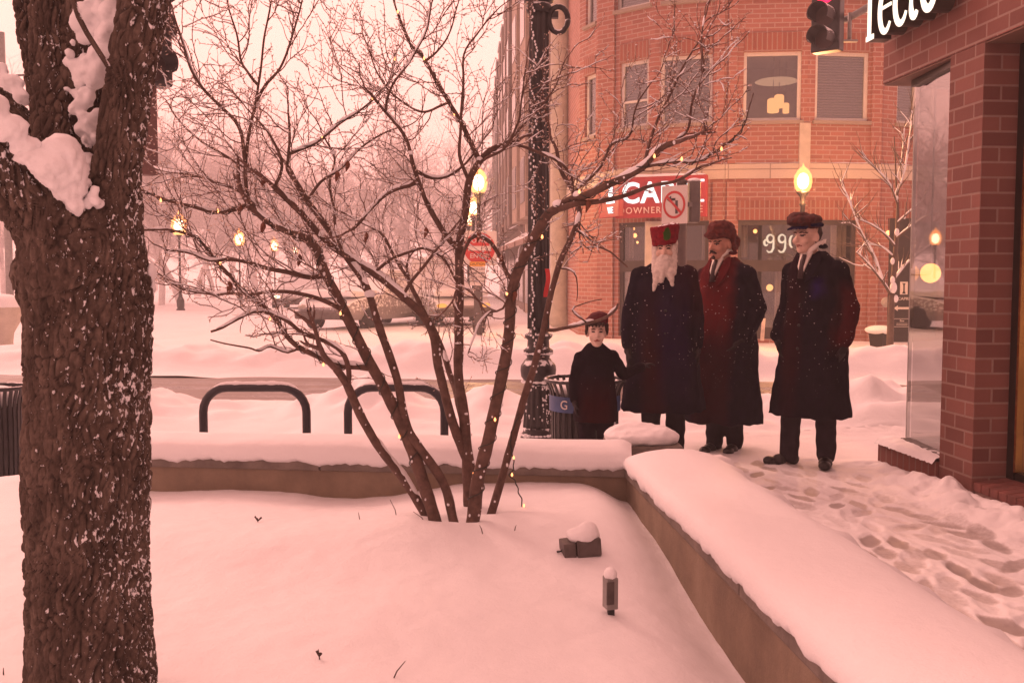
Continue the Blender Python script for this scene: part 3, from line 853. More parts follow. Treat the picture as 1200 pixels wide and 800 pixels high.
# ---- lamps inside
M_pend = emit('lantern_glow', (1.0, .42, .14), 1.6); M_warm = emit('warm_bulb', (1.0, .34, .10), 3.0)
M_ceil = emit('ceiling_lamp_glow', (1.0, .55, .30), .5)
def upp(px, py, i, off):
    """point at the pixel, off behind facet i"""
    pt, d, n, ln = fs_[i]; a = FV[i] + n * off; r = ray(px, py)
    den = d.x * r.y - d.y * r.x; t_ = (a.y * r.x - a.x * r.y) / den
    q = a + d * t_; return P(px, py, q.y)
for k, (px, py, wd, hh, lab) in enumerate(((906, 124, .125, .15, 'broad amber lantern hanging in the upstairs window, left of the three'), (913, 119, .105, .14, 'middle amber lantern hanging in the upstairs window'), (921, 127, .07, .11, 'small low amber lantern at the right of the upstairs window'))):
    q = upp(px, py, 4, -.9 - .25 * k)
    t0 = thing('pendant_lamp', lab, 'lamp', q, 0, 'lanterns in the upstairs window')
    b = MB(); b.lathe([(wd * .8, -hh), (wd, -hh * .9), (wd, hh * .8), (wd * .7, hh)], q, 14); b.build('shade', M_pend, t0)
    b = MB(); b.tube([q + Vector((0, 0, hh)), Vector((q.x, q.y, 6.06))], .008, 5); b.build('cord', M_dark, t0)
q = upp(910, 96, 4, -1.2)
o = MB(); o.lathe([(.40, -.02), (.46, .0), (.40, .03)], (q.x, q.y, q.z), 28); o = o.build('ceiling_lamp', M_ceil); tag(o, 'flat round ceiling light glowing above the lanterns upstairs', 'ceiling light')
for px, py, i, off, r_, lab in ((902, 337, 4, -1.3, .075, 'orange globe lamp inside the restaurant between the curtains'),
                             (750, 331, 2, -1.0, .035, 'small orange lamp low in the restaurant window left of the old man'),
                             (885, 271, 4, -1.2, .045, 'small amber lamp high in the restaurant window beside the curtain'),
                             (744, 276, 2, -.8, .05, 'bright warm lamp high in the restaurant window under the red sign'),
                             (743, 268, 2, -.85, .03, 'tiny warm lamp above the bright one under the red sign'),
                             (747, 284, 2, -.9, .028, 'tiny warm lamp below the bright one under the red sign'),
                             (958, 265, 5, -1.1, .05, 'amber lamp high in the restaurant window behind the right hand cap'),
                             (1041, 273, 6, .12, .05, 'small amber wall lamp beside the dark doorway banner')):
    q = upp(px, py, i, off)
    t0 = thing('indoor_lamp' if off < 0 else 'wall_lamp', lab, 'lamp', q)
    b = MB(); b.ell(q, r_, 16, 10); b.build('globe', M_warm if r_ < .06 else M_pend, t0)
    b = MB(); b.tube([q + Vector((0, 0, r_)), q + Vector((0, 0, r_ + .25))], .008, 5); b.build('stem', M_dark, t0)
# ---- red restaurant sign with white letters
M_red = simple('red_sign_panel', (.34, .03, .038), .45, .1, 4, .05)
M_wlet = emit('white_sign_letter', (1.0, .93, .88), 1.0)
M_plet = simple('pale_sign_letter', (.75, .55, .50), .5)
sg0, sg1 = P(722, 231, 20.9), P(829, 229, 20.2)
sx = (sg1 - sg0); sx.z = 0; sl_ = sx.length; sx.normalize(); sn = Vector((sx.y, -sx.x, 0)); sc_ = (sg0 + sg1) / 2; sc_.z = (2.62 + 3.44) / 2
sign = thing('shop_sign', 'red restaurant sign with big white letters over the corner storefront, snow on top', 'sign', (sc_.x, sc_.y, sc_.z))
b = MB(); b.obox(sc_, sx * sl_ / 2, sn * .07, (0, 0, .42)); b.build('panel', M_red, sign, bevel=.01)
b = MB(); b.text('CAPRI', .60, sc_ + sn * .072 + Vector((0, 0, -.11)), sx, (0, 0, 1), sn * .05, 0, .018, 1.10, True, .92)
for q in (.44,):   # slab serifs of the last letter
    b.obox(sc_ + sn * .098 + sx * (sl_ / 2 - .135) + Vector((0, 0, .305)), sx * .085, sn * .024, (0, 0, .022))
    b.obox(sc_ + sn * .098 + sx * (sl_ / 2 - .135) + Vector((0, 0, -.10)), sx * .085, sn * .024, (0, 0, .022))
b.build('large_letters', M_wlet, sign)
b = MB(); b.text('DOWNERS GROVE', .185, sc_ + sn * .072 + Vector((0, 0, -.33)), sx, (0, 0, 1), sn * .02, 0, .004, 1.25, True, .95); b.build('small_letters', M_plet, sign)
b = MB(); b.grid(40, 8, lambda i, j: sc_ + sx * (sl_ * (i - .5) * .98) + sn * (.14 * (j - .5)) + Vector((0, 0, .42 + .055 * math.sin(math.pi * j) ** .6 * math.sin(math.pi * i) ** .3 * (1 + .5 * noise.noise(Vector((i * 8, j, 3))))))); b.build('snow_cap', snow, sign)
b = MB()
for k in (-.6, .6): b.obox(sc_ - sn * .22 + sx * k, sx * .03, sn * .15, (0, 0, .03))
b.build('bracket', M_dark, sign)
s2 = P(716, 232, 21.1); dx2 = Vector((.42, -.9, 0)).normalized(); n2 = Vector((-.9, -.42, 0)).normalized()
sg = thing('shop_sign', 'narrow lit end of the restaurant sign round the building corner, with one bright letter', 'sign', (s2.x, s2.y, s2.z - .4))
b = MB(); b.obox(s2, dx2 * .42, n2 * .06, (0, 0, .41)); b.build('panel', M_red, sg, bevel=.01)
b = MB(); b.text('I', .60, s2 + n2 * .062 + Vector((0, 0, -.11)) + dx2 * .12, dx2, (0, 0, 1), n2 * .05, 0, .02)
for zz in (-.10, .305): b.obox(s2 + n2 * .087 + dx2 * .12 + Vector((0, 0, zz)), dx2 * .13, n2 * .024, (0, 0, .026))
b.build('large_letters', emit('bright_sign_letter', (1, .95, .92), 1.6), sg)
b = MB(); b.text('VE', .185, s2 + n2 * .062 + Vector((0, 0, -.33)) + dx2 * .1, dx2, (0, 0, 1), n2 * .03, 0, .012); b.build('small_letters', M_wlet, sg)
# white script lettering in the window
q = upp(911, 291, 4, .03 - .14)
pt4, d4, n4, _ = fs_[4]
lt = thing('window_lettering', 'cream script lettering on the restaurant window behind the man at the right', 'lettering', q)
b = MB()
def script(ox, pts, r_=.022): b.tube([q + d4 * (ox + x) + Vector((0, 0, z)) for x, z in pts], [r_ * (.6 + .6 * math.sin(math.pi * k / (len(pts) - 1))) for k in range(len(pts))], 6)
for ox in (-.22, .02):
    script(ox, arc(.07, .20, .065, .08, 20, 380, 18))
    script(ox, [(.135, .26), (.14, .14), (.135, 0), (.10, -.07), (.04, -.08), (.0, -.04)])
script(.24, arc(.06, .14, .05, .12, 80, 280, 12)); script(-.27, arc(.04, .12, .04, .06, 60, 330, 10))
b.build('script_letters', emit('cream_letter', (1, .78, .56), .55), lt)
# menu board in the left door
q = upp(728, 350, 2, -.16); pt2, d2, n2_, _ = fs_[2]
mb_ = thing('menu_board', 'tall pale menu sheet hung inside the restaurant door', 'menu', (q.x, q.y, q.z - .68))
b = MB(); b.obox(q, d2 * .26, n2_ * .01, (0, 0, .68)); b.build('sheet', simple('pale_paper', (.48, .42, .37), .8, .06), mb_)
b = MB()
b.text('FINE', .11, q + n2_ * .0105 + Vector((0, 0, .52)), d2, (0, 0, 1), n2_ * .004, 0, .002)
b.text('ITALIAN', .10, q + n2_ * .0105 + Vector((0, 0, .38)), d2, (0, 0, 1), n2_ * .004, 0, .001)
b.tube([q + n2_ * .014 + d2 * (.07 * math.cos(R(a))) + Vector((0, 0, .05 + .11 * math.sin(R(a)))) for a in range(60, 310, 20)], .006, 5)
b.build('print', simple('grey_print', (.26, .22, .2), .8), mb_)
# tall dark banner beside the doorway
q0 = P(1056, 345, 19.6)
ban = thing('doorway_banner', 'tall black banner with a white arrow right of the young street tree', 'banner', (q0.x, q0.y, .1))
b = MB(); b.box((q0.x, q0.y, 1.32), (.52, .05, 2.44)); b.build('panel', simple('black_banner_panel', (.020, .016, .015), .5), ban, bevel=.008)
b = MB(); fy = q0.y - .0255
def zz_(py): return ZD(py, q0.y)
cx_ = q0.x + .02
ax_, an_ = Vector((1, 0, 0)), Vector((0, -.006, 0))
b.prism([(-.075, 0), (.075, 0), (.075, .25), (-.075, .25)], (cx_ + .02, fy, zz_(345)), ax_, (0, 0, 1), an_)
b.text('CAPRI', .085, (cx_ + .02, fy, zz_(351) - .01), ax_, (0, 0, 1), an_, 0, .002)
z_ = zz_(361)
b.prism([(-.17, 0), (-.09, .055), (-.09, .022), (.15, .022), (.15, -.022), (-.09, -.022), (-.09, -.055)], (cx_, fy, z_), ax_, (0, 0, 1), an_)
z_ = zz_(378)
for (u0, u1, v0, v1) in ((-.16, .16, .075, .083), (-.16, .16, -.083, -.075), (-.168, -.16, -.083, .083), (.16, .168, -.083, .083)): b.prism([(u0, v0), (u1, v0), (u1, v1), (u0, v1)], (cx_, fy, z_), ax_, (0, 0, 1), an_)
b.text('fine', .06, (cx_, fy, z_ + .02), ax_, (0, 0, 1), an_, 0, .004)
for k in range(2): b.prism([(-.11, -.02 - k * .03), (.11, -.02 - k * .03), (.11, -.012 - k * .03), (-.11, -.012 - k * .03)], (cx_, fy, z_), ax_, (0, 0, 1), an_)
b.build('print', simple('white_print', (.60, .56, .52), .7, .05), ban)
b = MB(); fz = zz_(344)
b.prism([(-.035, 0), (-.012, .05), (-.014, .17), (-.035, .205), (.03, .20), (.012, .17), (.012, .05), (.035, .0)], (cx_ + .02, fy - .007, fz), ax_, (0, 0, 1), an_)
b.build('picture', M_dark, ban)
o = MB(); q = P(1038.5, 354, 20.2); o.lathe([(.10, -.02), (.105, 0), (.09, .012)], (0, 0, 0), 20)
o.v = [(q.x + v[0], q.y + v[2] * -1, q.z + v[1]) for v in o.v]; o = o.build('door_plaque', simple('pale_plaque', (.5, .46, .42), .6)); tag(o, 'small round pale plaque on the wall left of the young street tree', 'plaque')
# small planter box by the wall right of the last man
q = P(1030, 397, 18.9)
t0 = thing('planter_box', 'dark box planter under snow against the brick at the foot of the street tree', 'planter', (q.x, q.y, 0))
b = MB(); b.lathe([(.16, 0), (.20, .30), (.20, .34)], (q.x, q.y, .02), 4, smooth=False); b.build('box', M_dark, t0)
b = MB(); b.ell((q.x, q.y, .38), (.27, .24, .09), 16, 8); b.build('snow_cap', snow, t0)
# three pale stakes standing out of the bank before the restaurant
for px0, py0, px1, py1, lab in ((884, 392, 880, 374, 'pale stake leaning left in the snow before the restaurant window'), (893, 392, 895, 373, 'upright pale stake between two others before the restaurant window'), (906, 392, 911, 372, 'pale stake leaning right in the snow before the restaurant window')):
    a_, c_ = P(px0, py0 + 7, 17.6), P(px1, py1, 17.6)
    o = MB(); o.tube([a_, c_], [.035, .032], 8); o = o.build('snow_stake', simple('pale_wood', (.55, .45, .38), .8)); tag(o, lab, 'stake', 'stakes before the restaurant')
# ================================================================ ROW OF BUILDINGS DOWN THE SIDE STREET
M_awn = simple('snowy_awning', (.30, .20, .17), .8, snow=.5)
def row_building(name_label, px0, d0, px1, d1, ztop, col, bays, colw, cat='building'):
    a = Vector((XD(px0, d0), d0, 0)); c = Vector((XD(px1, d1), d1, 0)); d = (c - a).normalized(); ln = (c - a).length
    n = Vector((-d.y, d.x, 0));  n = n if n.x < 0 else -n
    m = simple('facade_' + name_label.split()[0], col, .8, .2, 3, .3, 20)
    root = thing('street_building', name_label, cat, (a.x + 3, (a.y + c.y) / 2, 0))
    b = MB()
    def bx(mb, u0, u1, o0, o1, z0, z1): mb.obox(a + d * (u0 + u1) / 2 + n * (o0 + o1) / 2 + Vector((0, 0, (z0 + z1) / 2)), d * abs(u1 - u0) / 2, n * abs(o1 - o0) / 2, (0, 0, (z1 - z0) / 2))
    bx(b, 0, ln, 0, -6, -.1, ztop); b.build('wall', m, root)
    pitch = ln / bays
    for k in range(bays):
        u = pitch * (k + .5)
        bb = MB(); bx(bb, u - pitch * .3, u + pitch * .3, .003, .55, 3.4, ztop - .8); bay = bb.build('bay', m, root)
        zf = 3.9
        while zf + 1.6 < ztop - .8:
            ww = MB(); bx(ww, u - pitch * .22, u + pitch * .22, .551, .575, zf, zf + 1.5); ww.build('window', colw, bay)
            zf += 2.7
        sn_ = MB(); bx(sn_, u - pitch * .31, u + pitch * .31, .003, .60, ztop - .80, ztop - .70); sn_.build('snow_ledge', snow, bay)
    cn = MB(); bx(cn, -.1, ln + .1, -.3, .25, ztop, ztop + .3); cn.build('cornice', M_stone, root)
    for k in range(bays):
        ws = MB(); bx(ws, pitch * k + .4, pitch * (k + 1) - .4, .003, .03, .4, 2.4); ws.build('shop_window', colw, root)
        aw = MB()
        u0, u1 = pitch * k + .3, pitch * (k + 1) - .3
        p0, p1 = a + d * u0 + n * .01, a + d * u1 + n * .01
        q0, q1 = p0 + n * .95, p1 + n * .95
        up = lambda v, z: Vector((v.x, v.y, z))
        aw.add([up(p0, 3.1), up(p1, 3.1), up(q1, 2.55), up(q0, 2.55), up(p0, 2.9), up(p1, 2.9), up(q1, 2.38), up(q0, 2.38)], [(0, 1, 2, 3), (7, 6, 5, 4), (3, 2, 6, 7), (0, 3, 7, 4), (1, 5, 6, 2), (0, 4, 5, 1)])
        aw.build('awning', M_awn, root, recalc=True)
    return root
M_wgl = simple('grey_window_glass', (.10, .10, .11), .15, .2, 1, 0)
row_building('tan stone building with bay windows beside the brick corner building', 652, 29.4, 615, 38.5, 15.0, (.34, .26, .21), 3, M_wgl)
row_building('brown brick building with snowy awnings further down the side street', 614, 38.8, 596, 52, 13.6, (.17, .12, .105), 4, M_wgl)
row_building('hazy grey building at the far end of the side street row', 595, 52.5, 585.5, 74, 13.6, (.16, .13, .13), 5, M_wgl)
# pale downpipe pilaster at the seam
o = MB(); q = Vector((XD(668, 27.4), 27.4, 0)); o.lathe([(.30, 0), (.30, .3), (.24, .4), (.24, 10.4), (.34, 10.6), (.34, 10.9)], (q.x - .35, q.y - 1.0, 0), 18); o = o.build('stone_column', M_stone); tag(o, 'pale round stone column at the left edge of the brick corner building', 'column')
# ================================================================ STREET LAMPS
M_core = emit('lamp_core_glow', (1.0, .62, .36), 8.0)
def globe_mat():
    m, t, out = nt('amber_lamp_glass'); e = N(t, 'Emission'); e.inputs[0].default_value = (1.0, .30, .09, 1); e.inputs[1].default_value = 2.3
    tr = N(t, 'BsdfTransparent'); mx = N(t, 'MixShader'); mx.inputs[0].default_value = .55
    L(t, tr.outputs[0], mx.inputs[1]); L(t, e.outputs[0], mx.inputs[2]); L(t, mx.outputs[0], out.inputs[0]); return m
M_globe = globe_mat()
def street_lamp(x, y, h, label, pw=1.0):
    root = thing('street_lamp', label, 'street lamp', (x, y, 0), 0, 'globe street lamps')
    b = MB(); b.lathe([(.17, -.15), (.17, .10), (.13, .14), (.15, .22), (.15, .45), (.11, .55), (.075, .62), (.085, .66), (.06, .72), (.048, 1.5), (.042, h - .72), (.065, h - .70), (.045, h - .66), (.05, h - .56), (.10, h - .50), (.125, h - .46)], (x, y, 0), 20, flute=.06, nfl=10); b.build('post', M_iron, root)
    b = MB(); b.lathe([(r_ * pw, h - .46 + (z_ + .46) * pw) for r_, z_ in ((.10, -.46), (.14, -.40), (.165, -.28), (.15, -.16), (.10, -.07), (.04, -.02), (.02, 0), (.005, .06))], (x, y, 0), 20); go = b.build('globe', M_globe, root)
    b = MB(); b.ell((x, y, h - .46 + .19 * pw), (.105 * pw, .105 * pw, .15 * pw), 16, 10); b.build('bulb_core', M_core, go)
    return root
for px, d, yc, lab in ((939, 18.2, 213, 'lit acorn globe street lamp in front of the brick corner building'),
                       (561, 22.8, 217, 'lit globe street lamp nearest behind the bare shrub, above the round red sign'),
                       (555, 29.5, 246, 'second lit globe lamp down the side street, under the brightest one'),
                       (549, 37.0, 259, 'third and smallest lit globe lamp in the row behind the shrub trunk'),
                       (211, 40, 270, 'lit globe lamp at the left of the snowy square, next to the big trunk'),
                       (281, 56, 284, 'lit globe lamp in the snowy square, second from the left'),
                       (322, 70, 291, 'lit globe lamp far off in the square, third from the left'),
                       (346, 84, 296, 'farthest lit globe lamp at the right end of the row in the square')):
    street_lamp(XD(px, d), d, ZD(yc, d) + .28, lab, 1.0 if d < 20 else 1.25 if d < 38 else 1.9)  # farther globes enlarged to imitate the spread of their glow
pl_ = bpy.data.lights.new('lamp_glow', 'POINT'); pl_.energy = 330; pl_.color = (1, .42, .15); pl_.shadow_soft_size = .2
po = bpy.data.objects.new('lamp_glow', pl_); COL.objects.link(po); po.location = (XD(939, 18.2), 17.9, ZD(213, 18.2))
p2_ = bpy.data.lights.new('lamp_glow', 'POINT'); p2_.energy = 160; p2_.color = (1, .5, .18); p2_.shadow_soft_size = .2
p2o = bpy.data.objects.new('lamp_glow', p2_); COL.objects.link(p2o); p2o.location = (XD(561, 22.8), 22.4, ZD(217, 22.8))
# ================================================================ SIGNS AND SIGNALS
M_sgrey = simple('grey_sign_back', (.10, .085, .08), .5)
M_swhite = simple('white_sign_face', (.66, .60, .56), .5, .06)
M_sred = simple('red_sign_paint', (.50, .03, .03), .5, .1)
M_syel = simple('yellow_sign_paint', (.75, .36, .05), .5, .06)
M_sblack = simple('black_sign_paint', (.03, .025, .025), .5)
def disc(mb, c, ax, ay, an, r, r_in=0, n=28, sx_=1):
    o = [(r * sx_ * math.cos(2 * math.pi * k / n), r * math.sin(2 * math.pi * k / n)) for k in range(n)]
    if not r_in: mb.prism(o, c, ax, ay, an); return
    for k in range(n):
        a0, a1 = 2 * math.pi * k / n, 2 * math.pi * (k + 1) / n
        mb.prism([(r * sx_ * math.cos(a0), r * math.sin(a0)), (r * sx_ * math.cos(a1), r * math.sin(a1)), (r_in * sx_ * math.cos(a1), r_in * math.sin(a1)), (r_in * sx_ * math.cos(a0), r_in * math.sin(a0))], c, ax, ay, an)
X_, Z_, YN = Vector((1, 0, 0)), Vector((0, 0, 1)), Vector((0, -1, 0))
# do not enter + railway notice on one post
d = 21.6; q = P(562, 291, d)
sp_ = thing('road_sign', 'square white sign with a red no entry disc on a dark post behind the shrub', 'road sign', (q.x, d, 0))
b = MB(); b.box((q.x, d + .05, 1.25), (.12, .08, 2.7)); b.build('post', M_sgrey, sp_)
b = MB(); b.box((q.x, d, q.z), (.74, .02, .74)); b.build('board', M_swhite, sp_, bevel=.006)
b = MB(); disc(b, (q.x, d - .011, q.z), X_, Z_, YN * .004, .34); b.build('red_disc', M_sred, sp_)
b = MB(); b.box((q.x, d - .019, q.z), (.50, .005, .10)); b.text('DO NOT', .14, (q.x, d - .0165, q.z + .12), X_, Z_, YN * .004, 0, .004); b.text('ENTER', .14, (q.x, d - .0165, q.z - .21), X_, Z_, YN * .004, 0, .004); b.build('print', M_swhite, sp_)
q = P(559.5, 321, d - .05)
sn2 = thing('warning_notice', 'white railway notice with a yellow heading below the red no entry sign', 'notice', (q.x, d - .05, q.z - .25))
b = MB(); b.box((q.x, d - .05, q.z - .045), (.34, .02, .41)); b.build('board', M_swhite, sn2, bevel=.004)
b = MB(); b.box((q.x, d - .05, q.z + .215), (.34, .02, .10)); b.build('heading', M_syel, sn2, bevel=.004)
b = MB(); b.text('CAUTION', .075, (q.x, d - .0605, q.z + .19), X_, Z_, YN * .003, 0, .002)
for k, tx in enumerate(('WALK LIKE', 'SOMETIMES', 'WHEN TRAIN', 'APPROACHES')): b.text(tx, .066, (q.x, d - .0605, q.z + .085 - .088 * k), X_, Z_, YN * .003, 0, .002)
b.build('print', M_sblack, sn2)
b = MB(); b.box((q.x, d - .03, .9), (.16, .05, 1.5)); 
o = b.build('bracket', M_sgrey, sn2)
# signal head + no-left-turn sign on a post behind the bearded man
d = 14.6; q = P(806, 300, d)
po_ = thing('signal_post', 'brown signal post behind the bearded man carrying a side on signal head', 'signal post', (q.x, d, 0))
b = MB(); b.lathe([(.16, 0), (.16, .3), (.085, .4), (.075, 2.75), (.09, 2.78), (.02, 2.84)], (q.x - .10, d, 0), 18); b.build('post', simple('brown_painted_post', (.07, .045, .038), .45, snow=.2), po_)
h = P(813, 237, d)
b = MB(); b.box((h.x, d, h.z), (.15, .30, .60)); b.build('signal_head', M_sgrey, po_, bevel=.02)
b = MB(); b.ell((h.x, d, h.z + .31), (.10, .16, .04), 14, 8); b.build('snow_cap', snow, po_)
h = P(790.5, 240, d - .15)
ns = thing('no_left_turn_sign', 'white no left turn sign with a red ring beside the signal head', 'road sign', (h.x, h.y, h.z - .25))
rz = R(-38); ax = Vector((math.cos(rz), math.sin(rz), 0)); an = Vector((math.sin(rz), -math.cos(rz), 0))
b = MB(); b.obox(h, ax * .205, an * .012, (0, 0, .275)); b.build('board', M_swhite, ns, bevel=.004)
b = MB(); disc(b, h + an * .0125, ax, Z_, an * .004, .20, .165, 28, .90)
pts = [(-.115, .12), (.115, -.12)]; Lp, Rp = ribbon(pts, .035); b.prism([Lp[0], Lp[1], Rp[1], Rp[0]], h + an * .018, ax, Z_, an * .004); b.build('red_ring', M_sred, ns)
b = MB(); b.prism([(.02, -.13), (.06, -.13), (.06, .06), (.02, .06)], h + an * .0125, ax, Z_, an * .004); b.prism([(-.05, .06), (.02, .06), (.02, .095), (-.05, .095)], h + an * .0125, ax, Z_, an * .004); b.prism([(-.12, .078), (-.05, .13), (-.05, .025)], h + an * .0125, ax, Z_, an * .004); b.build('arrow', M_sblack, ns)
b = MB(); b.obox(h - an * .08 + ax * .1, ax * .12, an * .05, (0, 0, .03)); b.build('bracket', M_sgrey, ns)
# traffic light on a mast arm, top right
M_lens = emit('red_lens_lit', (1.0, .01, .06), 2.2)
M_lens_off = simple('unlit_lens', (.035, .012, .012), .3)
def traffic_light(c, rz, label, lit, depth=.24, group=None, hh=.48):
    root = thing('traffic_light', label, 'traffic light', c - Vector((0, 0, hh)), 0, group)
    ax = Vector((math.cos(rz), math.sin(rz), 0)); an = Vector((math.sin(rz), -math.cos(rz), 0))
    b = MB(); b.obox(c, ax * .205, an * .10, (0, 0, hh)); b.build('housing', M_black, root, bevel=.02)
    for k in range(3):
        lc = c + Vector((0, 0, .315 * (1 - k)))
        v = MB(); n = 20; prof = []
        for j in range(n + 1):
            a_ = R(-28 + 236 * j / n); prof.append((math.cos(a_), math.sin(a_)))
        vs, fs = [], []
        for rr, dd0, dd1 in ((.155, .10, .34), (.140, .34, .10)):
            pass
        for (ca, sa) in prof:
            ln = .30 if sa > -.1 else .30
            for rr, q in ((.152, .10), (.152, .10 + ln), (.140, .10 + ln), (.140, .10)):
                vs.append(lc + ax * ca * rr + Vector((0, 0, sa * rr)) + an * q)
        for j in range(n):
            for k4 in range(4):
                fs.append((j * 4 + k4, j * 4 + (k4 + 1) % 4, (j + 1) * 4 + (k4 + 1) % 4, (j + 1) * 4 + k4))
        fs.append((0, 1, 2, 3)); fs.append((n * 4 + 3, n * 4 + 2, n * 4 + 1, n * 4))
        v.add(vs, fs, 0); vo = v.build('visor', M_visor, root, recalc=True)
        le = MB(); disc(le, lc + an * .101, ax, Z_, an * .01, .136); le.build('lens', M_lens if (lit and k == 0) else M_lens_off, vo)
    return root, ax, an
M_visor = simple('black_visor', (.022, .018, .02), .45, snow=.55)
d = 14.2; c = P(970, 21, d)
tl, ax, an = traffic_light(c, R(-38), 'traffic light showing red at the top right, hung from a snowy mast arm', True)
a0 = P(994, 22, d + .1); a1 = P(1100, -38, 13.2)
ma = thing('mast_arm', 'snow topped signal mast arm reaching from behind the shop to the red light', 'mast arm', (a0.x, a0.y, a0.z))
b = MB(); b.tube([a0 + Vector((-.25, .1, -.06)), a0, a1, a1 + Vector((2.2, .2, .5))], [.045, .05, .065, .08], 12); b.build('arm', M_steel, ma)
b = MB(); b.tube([a0 + Vector((.02, 0, .052)), a0 + Vector((.3, -.1, .10 + .0)) * 1.0, a1 + Vector((0, 0, .07))], [.02, .035, .035], 8); b.build('snow', snow, ma)
b = MB(); b.tube([a0 + Vector((.0, -.07, .06)), a0 + Vector((.0, -.07, -.32))], .03, 8); b.box(a0 + Vector((0, -.07, -.33)), (.22, .08, .03)); b.build('hanger', M_steel, ma)
# traffic light and hooded panel behind the big trunk, left
d = 9.4; c = P(172, 40, d)
tl2, ax, an = traffic_light(c, R(38), 'dark traffic light seen edge on behind the big trunk at the left', False)
pp = thing('signal_pole', 'dark signal pole with a long cabinet hidden behind the big tree trunk', 'signal pole', (c.x - .38, d + .15, 0))
b = MB(); b.lathe([(.14, 0), (.14, .5), (.07, .6), (.06, 4.3)], (c.x - .38, d + .22, 0), 16); b.build('pole', M_black, pp)
q = P(168, 150, d)
b = MB(); b.obox((q.x, d, q.z), ax * .11, an * .08, (0, 0, .44)); b.build('cabinet', simple('dull_red_cabinet', (.10, .045, .04), .5), pp, bevel=.015)
# utility pole far left and urn
d = 34; o = MB(); o.tube([(XD(11, d), d, 0), (XD(11, d), d, ZD(38, d))], [.13, .10], 10); p_ = thing('utility_pole', 'pale thin utility pole with a cross wire at the far left', 'utility pole', (XD(11, d), d, 0)); o.build('pole', M_steel, p_)
o = MB(); o.tube([(XD(-40, d), d, ZD(95, d)), (XD(11, d), d - .1, ZD(90, d)), (XD(90, d), d, ZD(86, d))], .035, 6); o.build('wire', M_dark, p_)
q = P(4, 360, 17.5)
u_ = thing('stone_urn', 'pale round planter urn heaped with snow at the far left edge', 'urn', (q.x, q.y, 0))
b = MB(); b.lathe([(.20, 0), (.14, .12), (.16, .3), (.27, .50), (.32, .74), (.30, .78)], (q.x, q.y, .1), 20); b.build('bowl', M_stone, u_)
b = MB(); b.ell((q.x, q.y, .92), (.34, .34, .17), 18, 10); b.build('snow_cap', snow, u_)
